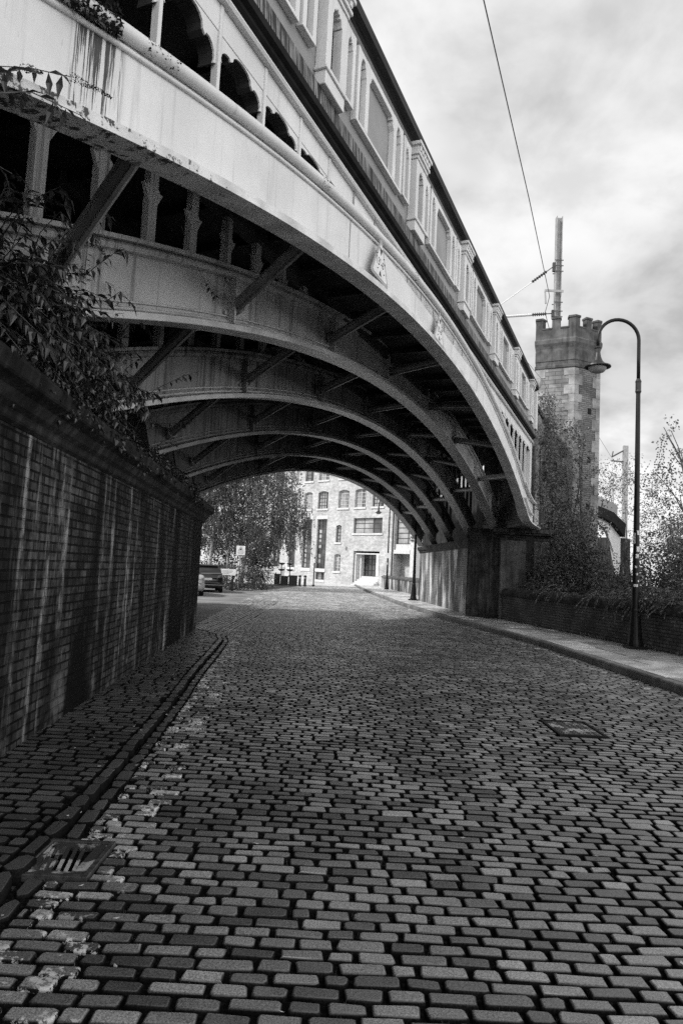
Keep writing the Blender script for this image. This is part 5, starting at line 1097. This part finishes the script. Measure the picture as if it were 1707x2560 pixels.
vp = bw(5.45, -1.3, 4.95); spray(mb, st, sd, [vp - b0, bw(5.55, -1.25, 4.72) - b0, bw(5.72, -1.2, 4.52) - b0], 0.0001, 0.3, 0, 9, 0.25, r0=0.003); spray(mb, st, sd, [bw(5.72, -1.2, 4.52) - b0, bw(5.86, -1.2, 4.46) - b0, bw(6.0, -1.2, 4.40) - b0], 0.06, 0.3, 0, 0.035, 0.25, r0=0.003)
for i in range(130):
    yy = 4.6 + 9 * rnd() ** 1.5; clump(mb, Vector((interp(WALL_L, yy) + U(-0.1, 0.30), yy, U(2.72, 3.0))) - b0, U(0.05, 0.14), int(U(8, 26)), 0.06, 0.3, 0.5, 0.7)
mb.build('foliage', 'leaf_black', t, recalc=False); st.build('stem', 'bark_dark', t)

# ------------------------------------------------------------------ parked cars
def car(label, loc, rz, paint, kind):
    t = thing('parked_car', label, 'car', loc, rz, 'cars parked by the wall')
    st_ = [(0.0, 0.76, 0.42, 0.80), (0.05, 0.83, 0.30, 0.90), (0.25, 0.87, 0.22, 0.98), (0.9, 0.89, 0.2, 1.0), (2.2, 0.89, 0.2, 0.97), (3.2, 0.88, 0.2, 0.93), (3.8, 0.84, 0.22, 0.82), (4.1, 0.74, 0.3, 0.68), (4.18, 0.6, 0.4, 0.58)]
    m = MB(); m.sweep([[(-hw * 0.93, y, zb), (-hw, y, zb + 0.1), (-hw * 1.0, y, lerp(zb, zt, 0.7)), (-hw * 0.95, y, zt - 0.03), (-hw * 0.86, y, zt), (hw * 0.86, y, zt), (hw * 0.95, y, zt - 0.03), (hw, y, lerp(zb, zt, 0.7)), (hw, y, zb + 0.1), (hw * 0.93, y, zb)] for y, hw, zb, zt in st_])
    b = m.build('body', paint, t, smooth=True)
    cb = [(0.16, 0.80, 0.96, 0.78, 1.0), (0.30, 0.81, 0.96, 0.70, 1.25), (0.55, 0.81, 0.96, 0.64, 1.42), (1.9, 0.81, 0.95, 0.63, 1.45), (2.45, 0.81, 0.95, 0.66, 1.28), (3.1, 0.80, 0.93, 0.78, 0.95)] if kind == 'hatch' else [(0.75, 0.78, 0.97, 0.76, 1.0), (1.3, 0.8, 0.96, 0.62, 1.38), (2.3, 0.8, 0.95, 0.62, 1.42), (2.7, 0.81, 0.95, 0.66, 1.28), (3.3, 0.80, 0.92, 0.78, 0.95)]
    m = MB(); m.sweep([[(-a, y, z0), (-c * 1.02, y, z1 - 0.04), (-c * 0.93, y, z1), (c * 0.93, y, z1), (c * 1.02, y, z1 - 0.04), (a, y, z0)] for y, a, z0, c, z1 in cb]); m.build('windows', 'car_glass', t, smooth=True)
    m = MB(); r_ = cb[1:-1]; m.sweep([[(-c * 0.96, y, z1 + 0.002), (-c * 0.8, y, z1 + 0.03), (c * 0.8, y, z1 + 0.03), (c * 0.96, y, z1 + 0.002)] for y, a, z0, c, z1 in r_]); m.build('roof', paint, t)
    for s_ in (-1, 1):
        for y in (0.78, 3.35):
            w = MB(); w.tube([(s_ * 0.70, y, 0.31), (s_ * 0.89, y, 0.31)], [0.31, 0.31], 18); wh = w.build('wheel', 'rubber', t); w = MB(); w.tube([(s_ * 0.885, y, 0.31), (s_ * 0.905, y, 0.31)], [0.2, 0.19], 14); w.build('rim', 'galvanised', wh)
        m = MB(); z0 = 0.62 if kind == 'sedan' else 0.72
        m.sweep([[(s_ * 0.52, -0.01, z0 + 0.02), (s_ * 0.80, 0.035, z0), (s_ * 0.86, 0.20, z0 + 0.05), (s_ * 0.87, 0.24, z0 + 0.20), (s_ * 0.80, 0.045, z0 + 0.24), (s_ * 0.54, 0.0, z0 + 0.18)], [(s_ * 0.52, 0.04, z0 + 0.02), (s_ * 0.78, 0.08, z0), (s_ * 0.82, 0.22, z0 + 0.05), (s_ * 0.83, 0.26, z0 + 0.20), (s_ * 0.78, 0.09, z0 + 0.24), (s_ * 0.54, 0.06, z0 + 0.18)]]); m.build('tail_light', 'tail_light', t)
    m = MB(); m.sweep([[(x, y, z) for y, z in ((0.10, 0.36), (-0.05 + 0.12 * (abs(x) / 0.87) ** 3, 0.38), (-0.07 + 0.13 * (abs(x) / 0.87) ** 3, 0.50), (-0.03 + 0.12 * (abs(x) / 0.87) ** 3, 0.57), (0.10, 0.58))] for x in [-0.88, -0.75, -0.5, 0, 0.5, 0.75, 0.88]]); m.build('bumper', paint, t, smooth=False)
    m = MB(); m.box(-0.26, 0.26, -0.035, -0.012, 0.66, 0.77); m.build('number_plate', 'plate_white', t)
    if kind == 'hatch':
        m = MB(); m.box(-0.6, 0.6, 0.36, 0.5, 1.44, 1.47); m.build('spoiler', paint, t)
        m = MB(); m.box(-0.5, 0.86, -0.09, -0.072, 0.40, 0.425); m.build('bumper_trim', 'galvanised', t)
    return t
car('black hatchback seen from behind, parked beyond the silver car next to the bushes', (-6.92, 36.34, 0), 0.25, 'car_black', 'hatch')
car('silver car with only its rear corner showing past the end of the left wall', (-6.98, 31.6, 0), 0.30, 'car_silver', 'sedan')

# ------------------------------------------------------------------ signs in the car park, planters, bollards
t = thing('notice_board', 'long white notice board on a dark post beside the black car', 'sign', (-6.5, 40.0, 0), 0.02)
m = MB(); m.box(-0.53, 0.53, -0.02, 0.02, 0.90, 1.26); m.build('board', 'sign_white', t, bevel=0.004)
m = MB(); m.box(-0.50, -0.33, -0.024, -0.0205, 0.97, 1.21); m.build('emblem', 'sign_ink', t)
m = MB(); m.box(-0.47, -0.43, -0.027, -0.0245, 1.0, 1.18); m.box(-0.40, -0.36, -0.027, -0.0245, 1.0, 1.18); m.box(-0.43, -0.40, -0.027, -0.0245, 1.08, 1.11); m.build('emblem_bars', 'sign_border', t)
m = MB()
for i in range(3): m.box(-0.26, (0.35, 0.30, 0.15)[i], -0.0225, -0.0203, 1.14 - i * 0.075, 1.165 - i * 0.075)
m.build('text_lines', 'panel_grey', t)
m = MB(); m.box(0.30, 0.42, 0.021, 0.12, 0, 1.2); m.box(-0.46, -0.38, 0.021, 0.09, 0, 1.2); m.build('post', 'black_paint', t)
t = thing('warning_sign', 'square white sign with black triangle on a grey pole before the bush', 'sign', (-6.05, 42.0, 0), 0.02)
m = MB(); m.box(-0.27, 0.27, -0.012, 0.012, 2.14, 2.70); m.build('sign_plate', 'sign_white', t)
m = MB()
for a, b in (((-0.17, 2.40), (0.17, 2.40)), ((0.17, 2.40), (0.0, 2.67)), ((0.0, 2.67), (-0.17, 2.40))): m.bar((a[0], -0.014, a[1]), (b[0], -0.014, b[1]), 0.003, 0.028, (0, 1, 0))
m.prism([(-0.06, 2.44), (0.05, 2.45), (0.07, 2.52), (0.03, 2.56), (-0.02, 2.52), (-0.05, 2.50)], -0.016, -0.0125); m.build('warning_triangle', 'sign_ink', t)
m = MB(); m.box(-0.2, 0.2, -0.0145, -0.0125, 2.29, 2.32); m.box(-0.17, 0.17, -0.0145, -0.0125, 2.22, 2.25); m.build('text_lines', 'panel_grey', t)
m = MB(); m.tube([(-0.02, 0.05, 0), (-0.02, 0.05, 2.6)], 0.038, 8); m.build('pole', 'galvanised', t)
def bollard(label, x, y):
    t = thing('bollard', label, 'bollard', (x, y, 0.02), 0, 'bollards on the forecourt'); m = MB(); m.lathe([(0.14, 0), (0.14, 0.1), (0.105, 0.14), (0.10, 0.75), (0.125, 0.78), (0.125, 0.84), (0.09, 0.90), (0.0, 0.94)], seg=12); m.build('post', 'black_paint', t)
    m = MB(); m.lathe([(0.104, 0.66), (0.104, 0.72)], seg=12); m.build('band', 'frame_pale', t)
bollard('black bollard in front of the mill, the one nearer the planters', -3.12, 56.0); bollard('black bollard in front of the mill, the one nearer the doorway', -2.72, 56.6)
t = thing('slim_post', 'thin black post against the mill wall between two tall windows', 'post', (-2.1, 59.0, 0.02)); m = MB(); m.tube([(0, 0, 0), (0, 0, 2.5)], 0.055, 8); m.box(-0.12, 0.12, -0.12, 0.12, 0, 0.12); m.build('shaft', 'black_paint', t); m = MB(); m.lathe([(0.06, 2.0), (0.06, 2.35)], seg=8); m.build('pale_band', 'sign_white', t)
def planter(label, x, y, w, h):
    t = thing('planter_box', label, 'planter', (x, y, 0.02), 0.1, 'planters on the forecourt'); m = MB(); m.box(-w / 2, w / 2, -w / 2, w / 2, 0, h); m.box(-w / 2 - 0.04, w / 2 + 0.04, -w / 2 - 0.04, w / 2 + 0.04, h + 0.002, h + 0.07)
    for i in range(7): m.box(-w / 2 + 0.03 + i * (w - 0.06) / 7, -w / 2 + 0.03 + (i + 0.7) * (w - 0.06) / 7, -w / 2 - 0.03, -w / 2 - 0.002, 0.05, h - 0.03)
    m.build('box', 'black_paint', t)
planter('black slatted planter box on the forecourt, next to the bollards', -3.75, 57.2, 0.68, 0.78); planter('black slatted planter box on the forecourt, between the other two boxes', -4.5, 57.6, 0.62, 0.70); planter('black slatted planter box on the forecourt, next to the dark bush', -5.15, 58.0, 0.5, 0.85)
def stand(label, x, y):
    t = thing('tiered_stand', label, 'planter stand', (x, y, 0.02), 0.1, 'tiered stands on the forecourt'); m = MB(); m.tube([(0, 0, 0), (0, 0, 1.8)], 0.045, 8); m.lathe([(0.2, 0), (0.2, 0.04), (0.04, 0.08)], seg=10); m.build('pole', 'black_paint', t)
    for z in (1.15, 1.68):
        m = MB(); m.lathe([(0.05, z), (0.2, z + 0.03), (0.30, z + 0.14), (0.30, z + 0.19), (0.26, z + 0.19), (0.15, z + 0.06), (0, z + 0.05)], seg=16); m.build('bowl', 'black_paint', t)
stand('black stand with two shallow bowls, the one nearer the dark bush', -4.95, 59.5); stand('black stand with two shallow bowls, the one nearer the mill windows', -4.25, 59.9)
t = thing('stone_steps', 'flight of pale steps half hidden behind the dark bush', 'steps', (-6.3, 63, 0)); m = MB()
for i in range(9): m.box(-1.0, 1.0, 0.3 * i, 0.3 * i + 3, 0.17 * i, 0.17 * i + 0.168)
m.build('treads', 'pale_stone', t)
